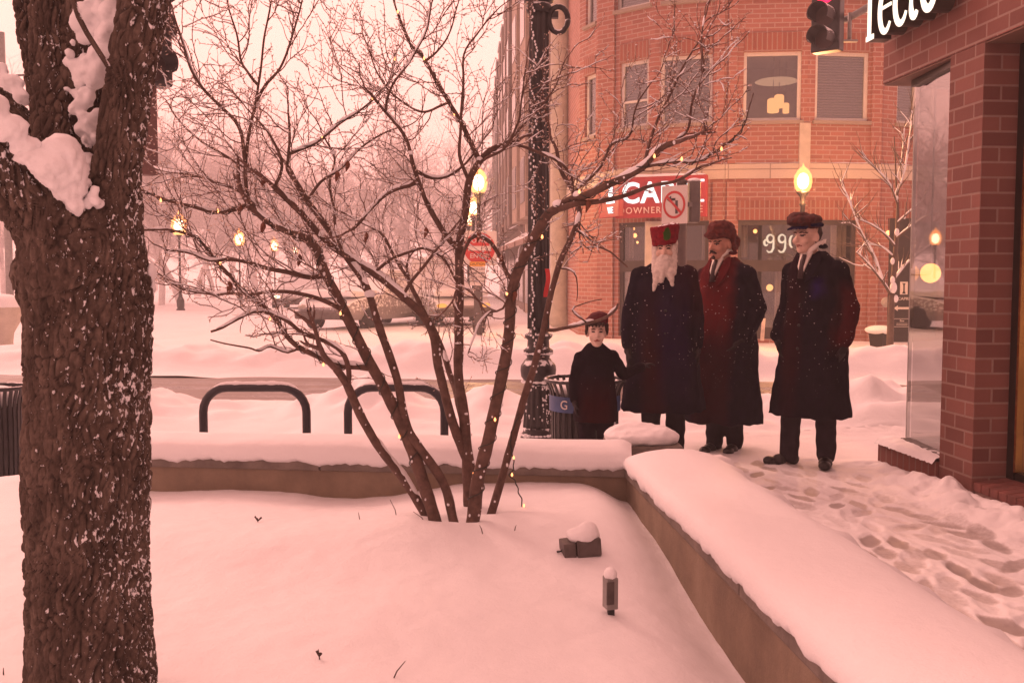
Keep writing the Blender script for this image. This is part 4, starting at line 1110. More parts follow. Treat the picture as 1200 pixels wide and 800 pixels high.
# ================================================================ PARKED CARS UNDER SNOW
M_tyre = simple('black_tyre', (.02, .02, .02), .8, snow=.35)
M_cglass = simple('car_glass', (.2, .19, .19), .25, .2, 2, 0, snow=.9)
M_hl = emit('headlight_glow', (1.0, .72, .40), 3)
M_hl_off = simple('headlight_lens', (.4, .36, .32), .2); M_tail = emit('amber_marker', (1, .35, .08), .9)
def car(loc, rz, paint, label, lights, H_=1.45, Ln=4.5, wd=1.75, suv=False):
    root = thing('parked_car', label, 'car', loc, rz, 'cars under snow by the square')
    hl, w2 = Ln / 2, wd / 2
    # body from cross sections along its length (local x is forward)
    secs = [(-hl, .45, .80, .82), (-hl + .12, .30, .88, .95), (-hl + .9, .28, .92, 1.0), (-.3, .26, .93, 1.0), (hl - 1.25, .26, .90, 1.0), (hl - .35, .28, .80, .96), (hl - .06, .32, .70, .86), (hl, .42, .60, .74)]
    b = MB(); vs = []; n = 8
    for x, z0, z1, k in secs:
        y = w2 * k
        vs += [(x, -y * .92, z0), (x, -y, z0 + .12), (x, -y, (z0 + z1) / 2), (x, -y * .95, z1), (x, y * .95, z1), (x, y, (z0 + z1) / 2), (x, y, z0 + .12), (x, y * .92, z0)]
    fs = [(i * n + k, i * n + (k + 1) % n, (i + 1) * n + (k + 1) % n, (i + 1) * n + k) for i in range(len(secs) - 1) for k in range(n)]
    fs += [tuple(range(n)), tuple(range((len(secs) - 1) * n, len(secs) * n))[::-1]]
    b.add(vs, fs, 0, False); b.build('body', paint, root, local=True, recalc=True, bevel=.03)
    rb, rf = (-hl + .25, hl - 1.45) if not suv else (-hl + .15, hl - 1.3)
    cab = [(rb, .90, .96), (rb + (.55 if not suv else .18), H_ - .04, .80), (-.1, H_, .80), (rf - .62, H_ - .03, .80), (rf, .90, .95)]
    b = MB(); vs = []
    for x, z, k in cab: vs += [(x, -w2 * k, z), (x, w2 * k, z)]
    vs += [(rb, -w2 * .95, .88), (rb, w2 * .95, .88), (rf, -w2 * .94, .88), (rf, w2 * .94, .88)]
    fs = [(0, 1, 3, 2), (2, 3, 5, 4), (4, 5, 7, 6), (6, 7, 9, 8), (0, 2, 4, 6, 8, 12, 10), (1, 11, 13, 9, 7, 5, 3), (10, 11, 1, 0), (8, 9, 13, 12), (10, 12, 13, 11)]
    b.add(vs, fs); b.build('cabin_glass', M_cglass, root, local=True, recalc=True, bevel=.02)
    # roof snow, bonnet snow
    s = MB(); s.box((( cab[1][0] + cab[3][0]) / 2, 0, H_ + .06), (cab[3][0] - cab[1][0] + .1, wd * .80, .16)); s.box((hl - .75, 0, .93), (1.2, wd * .86, .16)); s.box((-hl + .28, 0, .97), (.5, wd * .8, .14))
    me = remesh(s, .045, 6); displace(me, lambda p, n_: n_ * (.05 * noise.noise(p * 2.5))); me.materials.append(snow); link('snow_cap', me, root)
    for sx_ in (-1, 1):
        for sy in (-1, 1):
            wv = MB(); c_ = Vector((sx_ * (hl - .85), sy * (w2 - .10), .32))
            wv.lathe([(.20, -.10), (.31, -.10), (.33, -.05), (.33, .05), (.31, .10), (.20, .10)], (0, 0, 0), 20)
            wv.v = [(c_.x + v[0], c_.y + v[2], c_.z + v[1]) for v in wv.v]
            wo = wv.build('wheel', M_tyre, root, local=True, recalc=True)
            rm = MB(); rm.lathe([(.02, -.095), (.20, -.085), (.20, .085), (.02, .095)], (0, 0, 0), 14); rm.v = [(c_.x + v[0], c_.y + v[2], c_.z + v[1]) for v in rm.v]; rm.build('rim', M_steel, wo, local=True, recalc=True)
    for sy in (-1, 1):
        l_ = MB(); l_.ell((hl - .05, sy * w2 * .68, .60), (.08, .15, .065), 12, 8); l_.build('headlight', {'on': M_hl, 'amber': M_tail}.get(lights, M_hl_off), root, local=True)
    bp = MB(); bp.box((hl + .01, 0, .40), (.14, wd * .88, .20)); bp.box((-hl - .01, 0, .42), (.14, wd * .88, .20)); bp.build('bumper', M_sgrey, root, local=True, bevel=.04)
    return root
P1 = simple('dark_blue_grey_paint', (.30, .28, .29), .35, .1, 3, .02, snow=.85, coat=.5)
P2 = simple('silver_grey_paint', (.32, .31, .30), .35, .1, 3, .02, snow=.85, coat=.5)
P3 = simple('white_car_paint', (.5, .48, .46), .35, .1, 3, .02, snow=.5, coat=.5)
q = G(436, 383, .05); car((q.x, q.y, .04), R(246), P1, 'dark grey car end on under a thick snow roof, left of the vertical shrub stem', 'off', 1.42, 4.6, 1.8)
q = G(505, 380, .05); car((q.x, q.y, .04), R(-62), P2, 'silver grey car nose towards the road, half buried in snow beside the no entry post', 'amber', 1.75, 4.5, 1.85, True)
q = G(353, 362, .05); car((q.x, q.y, .0), R(-86), P3, 'far car with both headlights lit, driving across the snowy square', 'on', 1.6, 4.5, 1.85, True)
# ================================================================ BIG TRUNK IN FRONT, LEFT
def bark_mat():
    m, t, out = nt('furrowed_bark')
    tc = N(t, 'TexCoord'); v = tc.outputs['Object']; geo = N(t, 'NewGeometry')
    n = nz(t, mapping(t, v, (9, 9, 2.5)), 3, 6, .65); n2 = nz(t, v, 70, 4, .7)
    f = math_(t, 'ADD', math_(t, 'MULTIPLY', n, .7), math_(t, 'MULTIPLY', n2, .3))
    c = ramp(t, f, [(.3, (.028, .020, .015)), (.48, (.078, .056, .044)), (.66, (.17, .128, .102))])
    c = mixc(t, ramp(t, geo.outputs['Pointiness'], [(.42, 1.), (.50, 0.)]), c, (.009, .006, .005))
    # wind-blown snow caught in the furrows of the side facing right and the camera
    sp = N(t, 'SeparateXYZ'); L(t, geo.outputs['Normal'], sp.inputs[0])
    fl = nz(t, mapping(t, v, (1, 1, .62)), 95, 4, .6); big = nz(t, v, 7, 3, .6)
    side = math_(t, 'MULTIPLY', math_(t, 'ADD', sp.outputs[0], .60), .115)
    a = math_(t, 'ADD', math_(t, 'ADD', fl, side), math_(t, 'MULTIPLY', math_(t, 'SUBTRACT', big, .5), .30))
    mr = N(t, 'MapRange'); mr.inputs[1].default_value = .735; mr.inputs[2].default_value = .775; L(t, a, mr.inputs[0])
    c = mixc(t, mr.outputs[0], c, SNOWC)
    b = N(t, 'BsdfPrincipled'); b.inputs['Roughness'].default_value = .85; b.inputs['Specular IOR Level'].default_value = .2
    L(t, c, b.inputs['Base Color'])
    b1 = bump(t, n2, .6, .006); L(t, bump(t, mr.outputs[0], .8, .008, b1), b.inputs['Normal'])
    L(t, b.outputs[0], out.inputs[0]); return m
M_bark = bark_mat()
def spline(pts, rads, step):
    """Catmull-Rom through the points, evenly resampled"""
    pts = [Vector(p) for p in pts]; q = [pts[0] * 2 - pts[1]] + pts + [pts[-1] * 2 - pts[-2]]
    r = [rads[0]] + list(rads) + [rads[-1]]
    op, orr = [], []
    for i in range(1, len(q) - 2):
        n = max(1, int((q[i + 1] - q[i]).length / step))
        for k in range(n):
            t = k / n; t2 = t * t; t3 = t2 * t
            op.append(.5 * (2 * q[i] + (q[i + 1] - q[i - 1]) * t + (2 * q[i - 1] - 5 * q[i] + 4 * q[i + 1] - q[i + 2]) * t2 + (3 * q[i] - q[i - 1] - 3 * q[i + 1] + q[i + 2]) * t3))
            orr.append(r[i] * (1 - t) + r[i + 1] * t)
    op.append(pts[-1]); orr.append(rads[-1]); return op, orr
def bark_tube(mb, pts, rads, step=.0048, nu=150, amp=.0085, seed=0):
    op, orr = spline(pts, rads, step)
    b0 = MB(); b0.tube(op, orr, nu, caps=True)
    out = []
    for i in range(len(op)):
        c = op[i]
        for k in range(nu):
            p = Vector(b0.v[i * nu + k]); n = (p - c).normalized()
            wob = .02 * noise.noise(p * 2.2 + Vector((seed, 0, 0))) * (orr[i] / .15)
            w1 = noise.noise(p * 12) * .030
            q = Vector((p.x * 66 + w1 * 66, p.y * 66 + w1 * 50, p.z * 19 + w1 * 34 + seed))
            d = noise.voronoi(q)[0]
            rdg = sstep(.0, .34, d[1] - d[0])
            h = amp * (rdg - .6) + amp * .55 * noise.noise(Vector((p.x * 60, p.y * 60, p.z * 24)))
            out.append(p + n * (h + wob))
    mb.add(out, [f for f in b0.f], 0, True)
DT = 2.42
def T(px, py, dd=0): return P(px, py, DT + dd)
big = thing('big_tree', 'thick furrowed tree trunk close at the left edge, forked and flecked with snow', 'tree', (T(104, 700).x, DT, .3))
b = MB()
rp = DT / 1160
bark_tube(b, [T(106, 960), T(105, 800), T(105, 640), T(106, 500), T(106, 400), T(104, 340), T(100, 280), T(102, 225)], [82 * rp, 74 * rp, 69 * rp, 67 * rp, 68 * rp, 69 * rp, 62 * rp, 42 * rp], nu=230)
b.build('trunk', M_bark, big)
for pts, rr, sd in (([T(124, 310, .0), T(136, 205, -.01), T(152, 95, .0), T(172, -15, .02), T(194, -130, .06)], (48, 29, 26, 26, 26), 3.1),
                    ([T(90, 300, .06), T(72, 200, .12), T(62, 100, .17), T(57, -10, .2), T(50, -140, .24)], (48, 31, 24, 23, 22), 5.7),
                    ([T(92, 325, -.03), T(62, 262, -.07), T(18, 208, -.12), T(-40, 150, -.2), T(-120, 80, -.28)], (62, 44, 37, 33, 28), 8.2),
                    ([T(100, 260, .10), T(102, 180, .19), T(104, 90, .22), T(108, 0, .24), T(110, -140, .26)], (50, 42, 40, 40, 40), 17.3),
                    ([T(60, 150, .16), T(42, 80, .22), T(30, 20, .28), T(22, -80, .34)], (18, 13, 12, 11), 9.9),
                    ([T(60, 235, .10), T(20, 160, .16), T(-30, 100, .22)], (34, 30, 26), 12.2),
                    ([T(66, 350, 0), T(36, 324, -.02), T(22, 318, -.03), T(13, 316, -.04)], (40, 27, 22, 9), 14.)):
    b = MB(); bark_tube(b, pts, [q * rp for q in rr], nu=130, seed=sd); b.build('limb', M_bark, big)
b = MB()
tw, _ = spline([T(128, 80, -.10), T(112, 55, -.12), T(92, 20, -.14), T(78, -30, -.14)], [.006] * 4, .03); b.tube(tw, .006, 6); b.build('twig', M_bark, big)
def snow_lump(parts, seed, amp=.016):
    s = MB()
    for px, py, dd, rx, ry, rz_ in parts: s.ell(T(px, py, dd), (rx * rp * .86, ry * rp * .86, rz_ * rp * .9), 14, 9)
    me = remesh(s, .0062, 2)
    displace(me, lambda p, n: n * (amp * .6 * fbm(p.x * 11, p.y * 11, p.z * 11 + seed, 3) + amp * .42 * (1 - .7 * max(0, n.z)) * fbm(p.x * 60, p.y * 60, p.z * 60, 3)))
    me.transform(Matrix.Translation(-wloc(big))); me.materials.append(snow); tag(link('snow_clump', me, big), kind='stuff')
# heap in the main fork, hanging down in a ragged tongue
snow_lump([(74, 178, -.16, 26, 34, 20), (58, 196, -.19, 26, 30, 18), (84, 198, -.15, 22, 30, 22), (78, 222, -.14, 18, 20, 20), (88, 238, -.13, 12, 14, 14), (66, 214, -.17, 16, 20, 14), (92, 214, -.13, 14, 20, 16), (40, 186, -.20, 24, 26, 13)], 1)
snow_lump([(30, 172, -.21, 20, 17, 14), (10, 150, -.25, 24, 19, 15), (-18, 124, -.28, 26, 22, 15), (46, 190, -.20, 16, 16, 12)], 2)
snow_lump([(14, 98, .04, 17, 15, 14), (24, 112, .04, 11, 12, 10), (-2, 84, .06, 16, 15, 12)], 3)
rl = random.Random(31)
def crust(path, n, spread, r0, r1, seed, dd=-.02):
    parts = []
    for k in range(n):
        f = rl.random() * (len(path) - 1); i = min(int(f), len(path) - 2); f -= i
        x = path[i][0] * (1 - f) + path[i + 1][0] * f; y = path[i][1] * (1 - f) + path[i + 1][1] * f
        r_ = rl.uniform(r0, r1); parts.append((x + rl.gauss(0, spread), y + rl.gauss(0, spread * 1.2), dd + rl.uniform(-.02, .02), r_, r_ * rl.uniform(.8, 1.6), r_ * 1.1))
    for p_ in parts: LUMPS.append((p_, seed))
LUMPS = []
crust([(140, 2), (132, 34), (124, 62), (110, 88)], 44, 6.0, 7, 14, 4, .09)
crust([(112, 88), (98, 84), (90, 74)], 16, 5, 6, 11, 4, .10)
crust([(126, -8), (112, 8), (108, 24)], 22, 9, 7, 13, 5, .10)
crust([(96, 100), (98, 126), (104, 148), (113, 158)], 34, 6.5, 4, 9, 6, .095)
crust([(84, 60), (92, 40), (98, 26)], 8, 5, 3, 6, 6, .085)
crust([(104, 160), (104, 185), (102, 205)], 18, 4, 3, 6, 7, .08)
crust([(94, 205), (104, 226), (114, 240)], 18, 5, 2.5, 6, 7, -.10)
crust([(20, 205), (44, 226), (62, 244), (78, 256), (92, 250)], 34, 5, 1.6, 4.2, 8, -.165)
for sd in (4, 5, 6, 7): snow_lump([p_ for p_, s_ in LUMPS if s_ == sd], sd, .010)
snow_lump([(30, 292, -.03, 9, 12, 14), (28, 306, -.05, 7, 10, 8)], 8)
snow_lump([(178, 318, .04, 4, 14, 12), (180, 338, .05, 3, 12, 9)], 9, .008)
# ================================================================ MULTI-STEMMED SHRUB
rs = random.Random(42)
STEMS = [  # parent joint, pixels, radii (mm), depth at tip relative to its start
 ([(502, 606), (470, 557), (438, 515), (417, 473), (405, 449), (394, 433)], 17, 13, -.30),
 ([(511, 614), (484, 530), (470, 498), (445, 445), (421, 400), (400, 358), (382, 320), (367, 287), (340, 272), (313, 258), (292, 240)], 23, 12, .10),
 ([(533, 614), (515, 557), (480, 505), (464, 437), (445, 386), (427, 332), (405, 300), (380, 262), (360, 235), (345, 212)], 17, 10, .35),
 ([(548, 545), (519, 456), (505, 386), (472, 347), (439, 320), (415, 305), (385, 285), (352, 250), (322, 220)], 19, 9, -.25),
 ([(552, 545), (540, 480), (529, 442), (512, 395), (494, 360), (480, 330)], 15, 8, .45),
 ([(549, 560), (544, 490), (537, 437), (538, 350), (538, 293), (545, 245), (550, 212), (562, 190), (575, 176), (594, 168)], 22, 10, .30),
 ([(554, 614), (561, 557), (575, 505), (591, 430), (597, 377), (602, 330), (622, 287), (640, 254), (648, 246), (670, 233), (685, 229), (722, 213), (752, 197), (772, 176), (790, 168)], 25, 8, -.35),
 ([(575, 603), (591, 550), (610, 480), (624, 435), (634, 400), (641, 366), (653, 314), (671, 275), (680, 250), (672, 226), (660, 205), (652, 175)], 16, 7, .35),
 # limbs
 ([(562, 190), (544, 150), (526, 120), (510, 92), (499, 72), (481, 51), (470, 25), (462, 2)], 10, 3, .1),
 ([(538, 293), (514, 264), (498, 232), (486, 200), (475, 162), (451, 132), (432, 108)], 12, 4, -.3),
 ([(648, 246), (672, 240), (700, 237), (735, 228), (760, 219), (790, 213), (822, 196)], 11, 4, -.2),
 ([(752, 197), (785, 190), (818, 190), (846, 172), (862, 160), (872, 147), (878, 124), (882, 110)], 4.5, 1.6, .2),
 ([(602, 330), (594, 320), (586, 302), (574, 284), (556, 277), (545, 290), (538, 330)], 8, 5, .08),
 ([(644, 388), (667, 384), (688, 377), (712, 371), (722, 362), (724, 356)], 7, 3.5, -.5),
 ([(292, 240), (270, 246), (248, 248), (222, 242), (199, 236), (180, 229), (164, 222)], 9, 3, -.3),
 ([(292, 240), (289, 225), (286, 190), (290, 156), (299, 120), (304, 98), (308, 70), (313, 32), (319, -2)], 8, 3, .2),
 ([(299, 120), (312, 100), (328, 81), (340, 51), (349, 22), (355, -6)], 6, 2.5, -.15),
 ([(304, 98), (292, 88), (283, 72), (277, 39), (270, 15), (265, -10)], 5.5, 2.5, .2),
 ([(286, 190), (280, 148), (250, 117), (236, 102), (226, 87), (217, 57), (206, 26), (198, 2)], 7, 2.5, -.3),
 ([(345, 212), (337, 200), (338, 180), (340, 162), (338, 129)], 8, 3.5, -.1),
 ([(338, 180), (370, 168), (395, 148), (418, 133), (442, 111), (460, 87), (464, 62)], 6, 2.5, .3),
 ([(382, 320), (364, 326), (340, 320), (316, 315), (292, 308), (270, 304), (246, 305), (222, 296), (196, 293)], 10, 3, -.4),
 ([(405, 362), (372, 350), (345, 343), (322, 341), (296, 345), (270, 343), (244, 344), (222, 341), (205, 335), (184, 318)], 8, 3, .3),
 ([(421, 437), (396, 428), (372, 418), (352, 408), (336, 394), (324, 374), (310, 360), (290, 347), (272, 326), (250, 302), (236, 284), (222, 276), (196, 270), (168, 270)], 11, 3, -.35),
 ([(412, 455), (408, 430), (400, 412), (380, 400), (356, 392), (338, 378), (318, 368), (298, 366), (280, 374), (262, 384), (248, 388)], 9, 3.5, -.2),
 ([(352, 413), (338, 412), (318, 405), (304, 412), (290, 408), (262, 402), (246, 398)], 4.5, 2, -.3),
 ([(480, 330), (462, 300), (448, 276), (428, 262), (402, 250), (380, 236)], 7, 3, .2),
 ([(472, 347), (490, 318), (505, 300), (520, 284), (536, 262)], 6, 4, .1),
 ([(427, 332), (408, 306), (396, 280), (392, 250), (386, 216), (392, 186), (380, 160)], 7, 3, .3),
 ([(439, 320), (456, 306), (478, 296), (500, 292), (522, 306), (536, 330)], 6, 4, .15),
 ([(490, 215), (466, 222), (442, 236), (424, 256), (412, 268)], 8, 5, -.1),
 ([(486, 200), (505, 208), (524, 206), (540, 196), (556, 178), (572, 156)], 7, 3, .25),
 ([(594, 168), (612, 148), (632, 128), (650, 100), (662, 70)], 6, 2.5, .2),
 ([(594, 168), (626, 176), (650, 186), (668, 204), (672, 226)], 6, 5, -.1),
 ([(550, 212), (538, 182), (540, 150), (543, 100), (544, 64), (560, 40), (580, 14)], 7, 2.5, -.2),
 ([(562, 190), (590, 176), (604, 150), (612, 120), (616, 84)], 6, 2.5, -.3),
 ([(676, 224), (700, 200), (716, 170), (737, 160), (745, 130), (760, 100)], 6, 2.5, -.2),
 ([(752, 197), (760, 170), (770, 142), (786, 110), (800, 78), (820, 50)], 6, 2.5, .2),
 ([(790, 168), (806, 150), (812, 116), (824, 80), (823, 40), (826, 10)], 5, 2, .1),
 ([(660, 262), (684, 275), (700, 287), (716, 294), (736, 312)], 5, 2.5, -.3),
 ([(653, 314), (672, 320), (675, 340), (676, 352)], 3, 1.5, -.1),
 ([(688, 377), (672, 364), (682, 356), (704, 350)], 3, 1.6, -.1),
 ([(604, 330), (590, 360), (576, 364), (562, 380), (552, 404), (548, 414)], 4, 2, -.2),
 ([(314, 258), (298, 238), (276, 222), (250, 212), (220, 204), (190, 200), (172, 190)], 7, 2.5, .4),
 ([(340, 272), (318, 236), (300, 206), (270, 186), (240, 168), (214, 146), (196, 120)], 7, 2.5, .5),
 ([(322, 220), (330, 190), (318, 160), (300, 140)], 6, 3, -.2),
 ([(360, 235), (376, 214), (396, 200), (420, 176), (440, 162), (466, 150)], 6, 3, .3),
 ([(451, 132), (462, 100), (484, 70), (500, 36), (508, -4)], 5, 2, -.3),
 ([(499, 72), (516, 56), (530, 28), (540, -6)], 5, 2, .2),
 ([(526, 120), (496, 130), (470, 120), (446, 92), (432, 60), (424, 32)], 5, 2, .3),
]
nodes = []   # every resampled limb node: pixel, point, tangent, radius, stem index
def near_node(px, py, below=None):
    best = None
    for q in nodes:
        d = (q[0] - px) ** 2 + (q[1] - py) ** 2
        if best is None or d < best[0]: best = (d, q)
    return best[1] if best and best[0] < 18 ** 2 else None
shrub_root = G(545, 612, .385)
shrub = thing('bare_shrub', 'bare multi stemmed shrub in the snowy planter with snow on its limbs and small lights', 'shrub', shrub_root)
twb, bud, snb, snt = MB(), MB(), MB(), MB()
limbs = []
for si, (px, r0, r1, dd) in enumerate(STEMS):
    base = si < 8
    if base:
        g = G(px[0][0], px[0][1], .385) if px[0][1] > 590 else None
        d0 = (g.y + rs.uniform(-.02, .02)) if g is not None else 4.22
    else:
        nn = near_node(*px[0]); d0 = nn[2].y if nn else 4.1
    n = len(px); pts = []
    for k, (x, y) in enumerate(px):
        f = k / (n - 1)
        wob = .05 * math.sin(f * 7 + si) * (0 if k == 0 else 1)
        pts.append(P(x, y, d0 + dd * f ** 1.3 + wob))
    if not base and nn: pts[0] = nn[2]
    if base: pts.insert(0, pts[0] + (pts[0] - pts[1]).normalized() * .12)
    rads = [(r0 + (r1 - r0) * (k / (len(pts) - 1)) ** .8) / 1000 * 1.22 for k in range(len(pts))]
    if base: rads[0] *= 1.15
    op, orr = spline(pts, rads, .022)
    op = [p + Vector((noise.noise(p * 7 + Vector((si, 0, 0))), noise.noise(p * 7 + Vector((0, si, 5))), noise.noise(p * 7 + Vector((3, 0, si))))) * (.006 if r0 > 8 else .009) * (0 if i in (0, 1) else 1) for i, p in enumerate(op)]
    orr = [r * (1 + .10 * noise.noise(p * 22)) for r, p in zip(orr, op)]
    limbs.append((op, orr, base))
    for i, p in enumerate(op):
        a, c = proj(p); t_ = (op[min(i + 1, len(op) - 1)] - op[max(i - 1, 0)]).normalized()
        nodes.append((a, c, p, t_, orr[i], si))
M_sbark = simple('smooth_grey_brown_bark', (.105, .064, .050), .75, .4, 30, .4, 90, .003, spec=.25)
M_twig = simple('dark_twig_bark', (.125, .072, .058), .75, .3, 30, 0)
M_bud = simple('pale_frosted_bud', (.60, .47, .40), .8, .35, 60, 0)
for op, orr, base in limbs:
    b = MB(); b.tube(op, orr, 12 if base else 9)
    b.build('stem' if base else 'limb', M_sbark, shrub)
def add_bud(p, dr, s):
    dr = dr.normalized(); u = dr.orthogonal().normalized(); w_ = dr.cross(u)
    c = p + dr * s
    vs = [p - dr * s * .2, c + u * s * .5, c + w_ * s * .5, c - u * s * .5, c - w_ * s * .5, p + dr * s * 2.5]
    bud.add(vs, [(0, 2, 1), (0, 3, 2), (0, 4, 3), (0, 1, 4), (5, 1, 2), (5, 2, 3), (5, 3, 4), (5, 4, 1)], 0, True)
def add_fleck(p, s):
    vs = [p + Vector((s, 0, 0)), p + Vector((0, s, 0)), p - Vector((s, 0, 0)), p - Vector((0, s, 0)), p + Vector((0, 0, s * .8)), p - Vector((0, 0, s * .35))]
    snt.add(vs, [(0, 1, 4), (1, 2, 4), (2, 3, 4), (3, 0, 4), (1, 0, 5), (2, 1, 5), (3, 2, 5), (0, 3, 5)], 0, True)
def rvec(): return Vector((rs.gauss(0, 1), rs.gauss(0, 1), rs.gauss(0, 1))).normalized()
def allowed(p):
    x, y = proj(p)
    if x < 150 or x > 880: return False
    if x > 640 and y > 270 + max(0, (740 - x)) * .75: return False
    if x < 420 and y > 372 + (x - 240) * .45: return False
    if y > 470: return False
    if 768 < x < 832 and 208 < y < 268: return False
    return True
cen = Vector((shrub_root.x, shrub_root.y + .0, 1.0))
def grow(p, dr, ln, r, lvl):
    step = .021 if lvl else .026
    n = max(3, int(ln / step)); pts = [p.copy()]; rr = [r]
    for k in range(n):
        dr = (dr + rvec() * .27 + Vector((0, 0, .045))).normalized()
        p = p + dr * step
        if not allowed(p): break
        pts.append(p.copy()); rr.append(r * (1 - .60 * (k + 1) / n))
        if k > 0:
            if rs.random() < .34:      # short spur with a fat bud
                side = rvec(); side = (side - dr * side.dot(dr)).normalized(); sd_ = (side + dr * rs.uniform(.3, .9)).normalized(); q = p + sd_ * rs.uniform(.008, .022)
                twb.tube([p, q], [max(.0009, r * .5), .0009], 3, caps=False); add_bud(q, sd_, rs.uniform(.0036, .0062))
            if rs.random() < .45:
                side = (dr.orthogonal() if False else (rvec() - dr * 0)).normalized(); side = (side - dr * side.dot(dr)).normalized()
                add_bud(p, side * .8 + dr * .7, rs.uniform(.0032, .0062))
            if rs.random() < .34: add_fleck(p + Vector((0, 0, r * .9)), rs.uniform(.003, .0062))
            if lvl < 2 and rs.random() < (.30 if lvl == 0 else .16):
                side = rvec(); side = (side - dr * side.dot(dr)).normalized()
                nd = (dr * rs.uniform(.55, 1.0) + side * rs.uniform(.5, .95) + Vector((0, 0, .15))).normalized()
                grow(p, nd, ln * rs.uniform(.28, .55), max(.0010, r * .66), lvl + 1)
    if len(pts) > 2:
        twb.tube(pts, rr, 4 if lvl else 5, caps=False)
        run = []
        for k in range(len(pts)):     # a thread of snow on the flatter stretches
            tz = (pts[min(k + 1, len(pts) - 1)] - pts[max(k - 1, 0)]).normalized().z
            if abs(tz) < .80 and rs.random() < .62: run.append(k)
            else:
                if len(run) > 1: snt.tube([pts[q] + Vector((0, 0, rr[q] * .8 + .0010)) for q in run], [(.0024 if 0 < i < len(run) - 1 else .0012) * rs.uniform(.7, 1.3) for i in range(len(run))], 4, caps=False)
                run = []
        if len(run) > 1: snt.tube([pts[q] + Vector((0, 0, rr[q] * .8 + .0010)) for q in run], [(.0024 if 0 < i < len(run) - 1 else .0012) * rs.uniform(.7, 1.3) for i in range(len(run))], 4, caps=False)
        add_bud(pts[-1], dr, rs.uniform(.003, .0046))
for op, orr, base in limbs:
    n = len(op)
    start = int(n * .30) if base else int(n * .12)
    i = start
    while i < n - 1:
        p, r = op[i], orr[i]
        x, y = proj(p)
        tg = (op[i + 1] - op[i]).normalized()
        low = base and i < n * .55
        if low and rs.random() < .30:
            side = rvec(); side = (side - tg * side.dot(tg)).normalized(); grow(p, (side + tg * .5 + Vector((0, 0, .2))).normalized(), rs.uniform(.05, .14), .0016, 1)
        elif not low and (y < 430 or rs.random() < .25):
            side = rvec(); side = (side - tg * side.dot(tg)).normalized()
            outw = Vector((p.x - cen.x, (p.y - cen.y) * .8, 0)); outw = outw.normalized() if outw.length > .05 else Vector((0, 0, 0))
            dr = (tg * rs.uniform(.3, .9) + side * rs.uniform(.5, 1.0) + outw * .35 + Vector((0, 0, .28))).normalized()
            big_ = rs.random() < .38
            grow(p, dr, rs.uniform(.26, .52) if big_ else rs.uniform(.08, .26), (.0026 if big_ else .0018), 0 if big_ else 1)
        i += rs.choice((1, 2, 3))
    # the tip runs out into a twig of its own
    if not base or True:
        tg = (op[-1] - op[-2]).normalized(); grow(op[-1], tg, rs.uniform(.15, .35), max(.0018, orr[-1] * .9), 0)
# snow lying along the limbs
for op, orr, base in limbs:
    run = []; sd = rs.random() * 50
    def flush(run):
        if len(run) < 3: return
        pts = [op[k] + Vector((0, 0, orr[k] * .62 + .0035)) for k in run]; m = len(run)
        rr = []
        for q, k in enumerate(run):
            e = min(1, (q + .25) / 2.2, (m - q - .75) / 2.2)
            rr.append(max(.0012, (orr[k] * .72 + .0028) * math.sqrt(max(.05, e)) * (1 + .35 * noise.noise(op[k] * 30 + Vector((sd, 0, 0))))))
        b0 = MB(); b0.tube(pts, rr, 8)
        snb.add(b0.v, b0.f, 0, True)
    for i in range(1, len(op) - 1):
        tg = (op[i + 1] - op[i - 1]).normalized(); hz = math.sqrt(max(0, 1 - tg.z ** 2))
        keep = hz > .50 and noise.noise(op[i] * 4.5 + Vector((sd, 0, 0))) > (-.10 if hz > .75 else .12) and orr[i] > .0026 and not (base and i < 8)
        if keep: run.append(i)
        else: flush(run); run = []
    flush(run)
    if base:   # flecks blown against the bark
        for k in range(len(op) // 3):
            i = rs.randrange(3, len(op)); a = rs.uniform(-.4, 2.2)
            p = op[i] + Vector((math.cos(a) * orr[i], -abs(math.sin(a)) * orr[i], 0)); s_ = rs.uniform(.002, .0055)
            snb.ell(p, (s_, s_, s_ * rs.uniform(1, 1.7)), 7, 5)
# fork pads of snow
for px, py, s_ in ((545, 487, .022), (588, 408, .018), (591, 466, .02), (536, 404, .02), (413, 308, .022), (447, 344, .028), (372, 193, .02), (618, 312, .022), (652, 240, .026), (676, 232, .022), (298, 146, .012), (380, 275, .022), (400, 180, .018), (470, 186, .016), (330, 270, .016), (562, 190, .018)):
    nn = near_node(px, py)
    if nn: snb.ell(nn[2] + Vector((0, -.004, nn[4] * .8)), (s_ * .85, s_ * .7, s_ * .6), 12, 8)
o = tag(twb.build('twigs', M_twig, shrub), kind='stuff')
o = tag(bud.build('buds', M_bud, shrub), kind='stuff')
o = tag(snt.build('snow_flecks', snow, shrub), kind='stuff')
me = snb.mesh('limb_snow', wloc(shrub)); displace(me, lambda p, n: n * .0022 * noise.noise((p) * 70)); me.materials.append(snow); tag(link('limb_snow', me, shrub), kind='stuff')
# curled dead leaves still hanging
M_leaf = simple('dead_brown_leaf', (.16, .06, .035), .8, .4, 30, 0)
for px, py in ((396, 202), (408, 190), (310, 208), (282, 240), (562, 272), (604, 342), (430, 274), (309, 262), (588, 300), (352, 300), (500, 268), (690, 236), (270, 332)):
    nn = near_node(px, py)
    c = P(px, py, nn[2].y - .02 if nn else 4.0)
    b = MB()
    def lf(i, j):
        u, v = i - .5, j
        wd = .016 * math.sin(math.pi * min(1, v * .9 + .08)) ** .7
        return c + Vector((math.cos(u * 3.2) * wd * 1.2 - .01, math.sin(u * 3.6) * wd, .004 - v * .042 + .006 * math.cos(u * 6)))
    b.grid(6, 7, lf); b.build('dead_leaf', M_leaf, shrub)
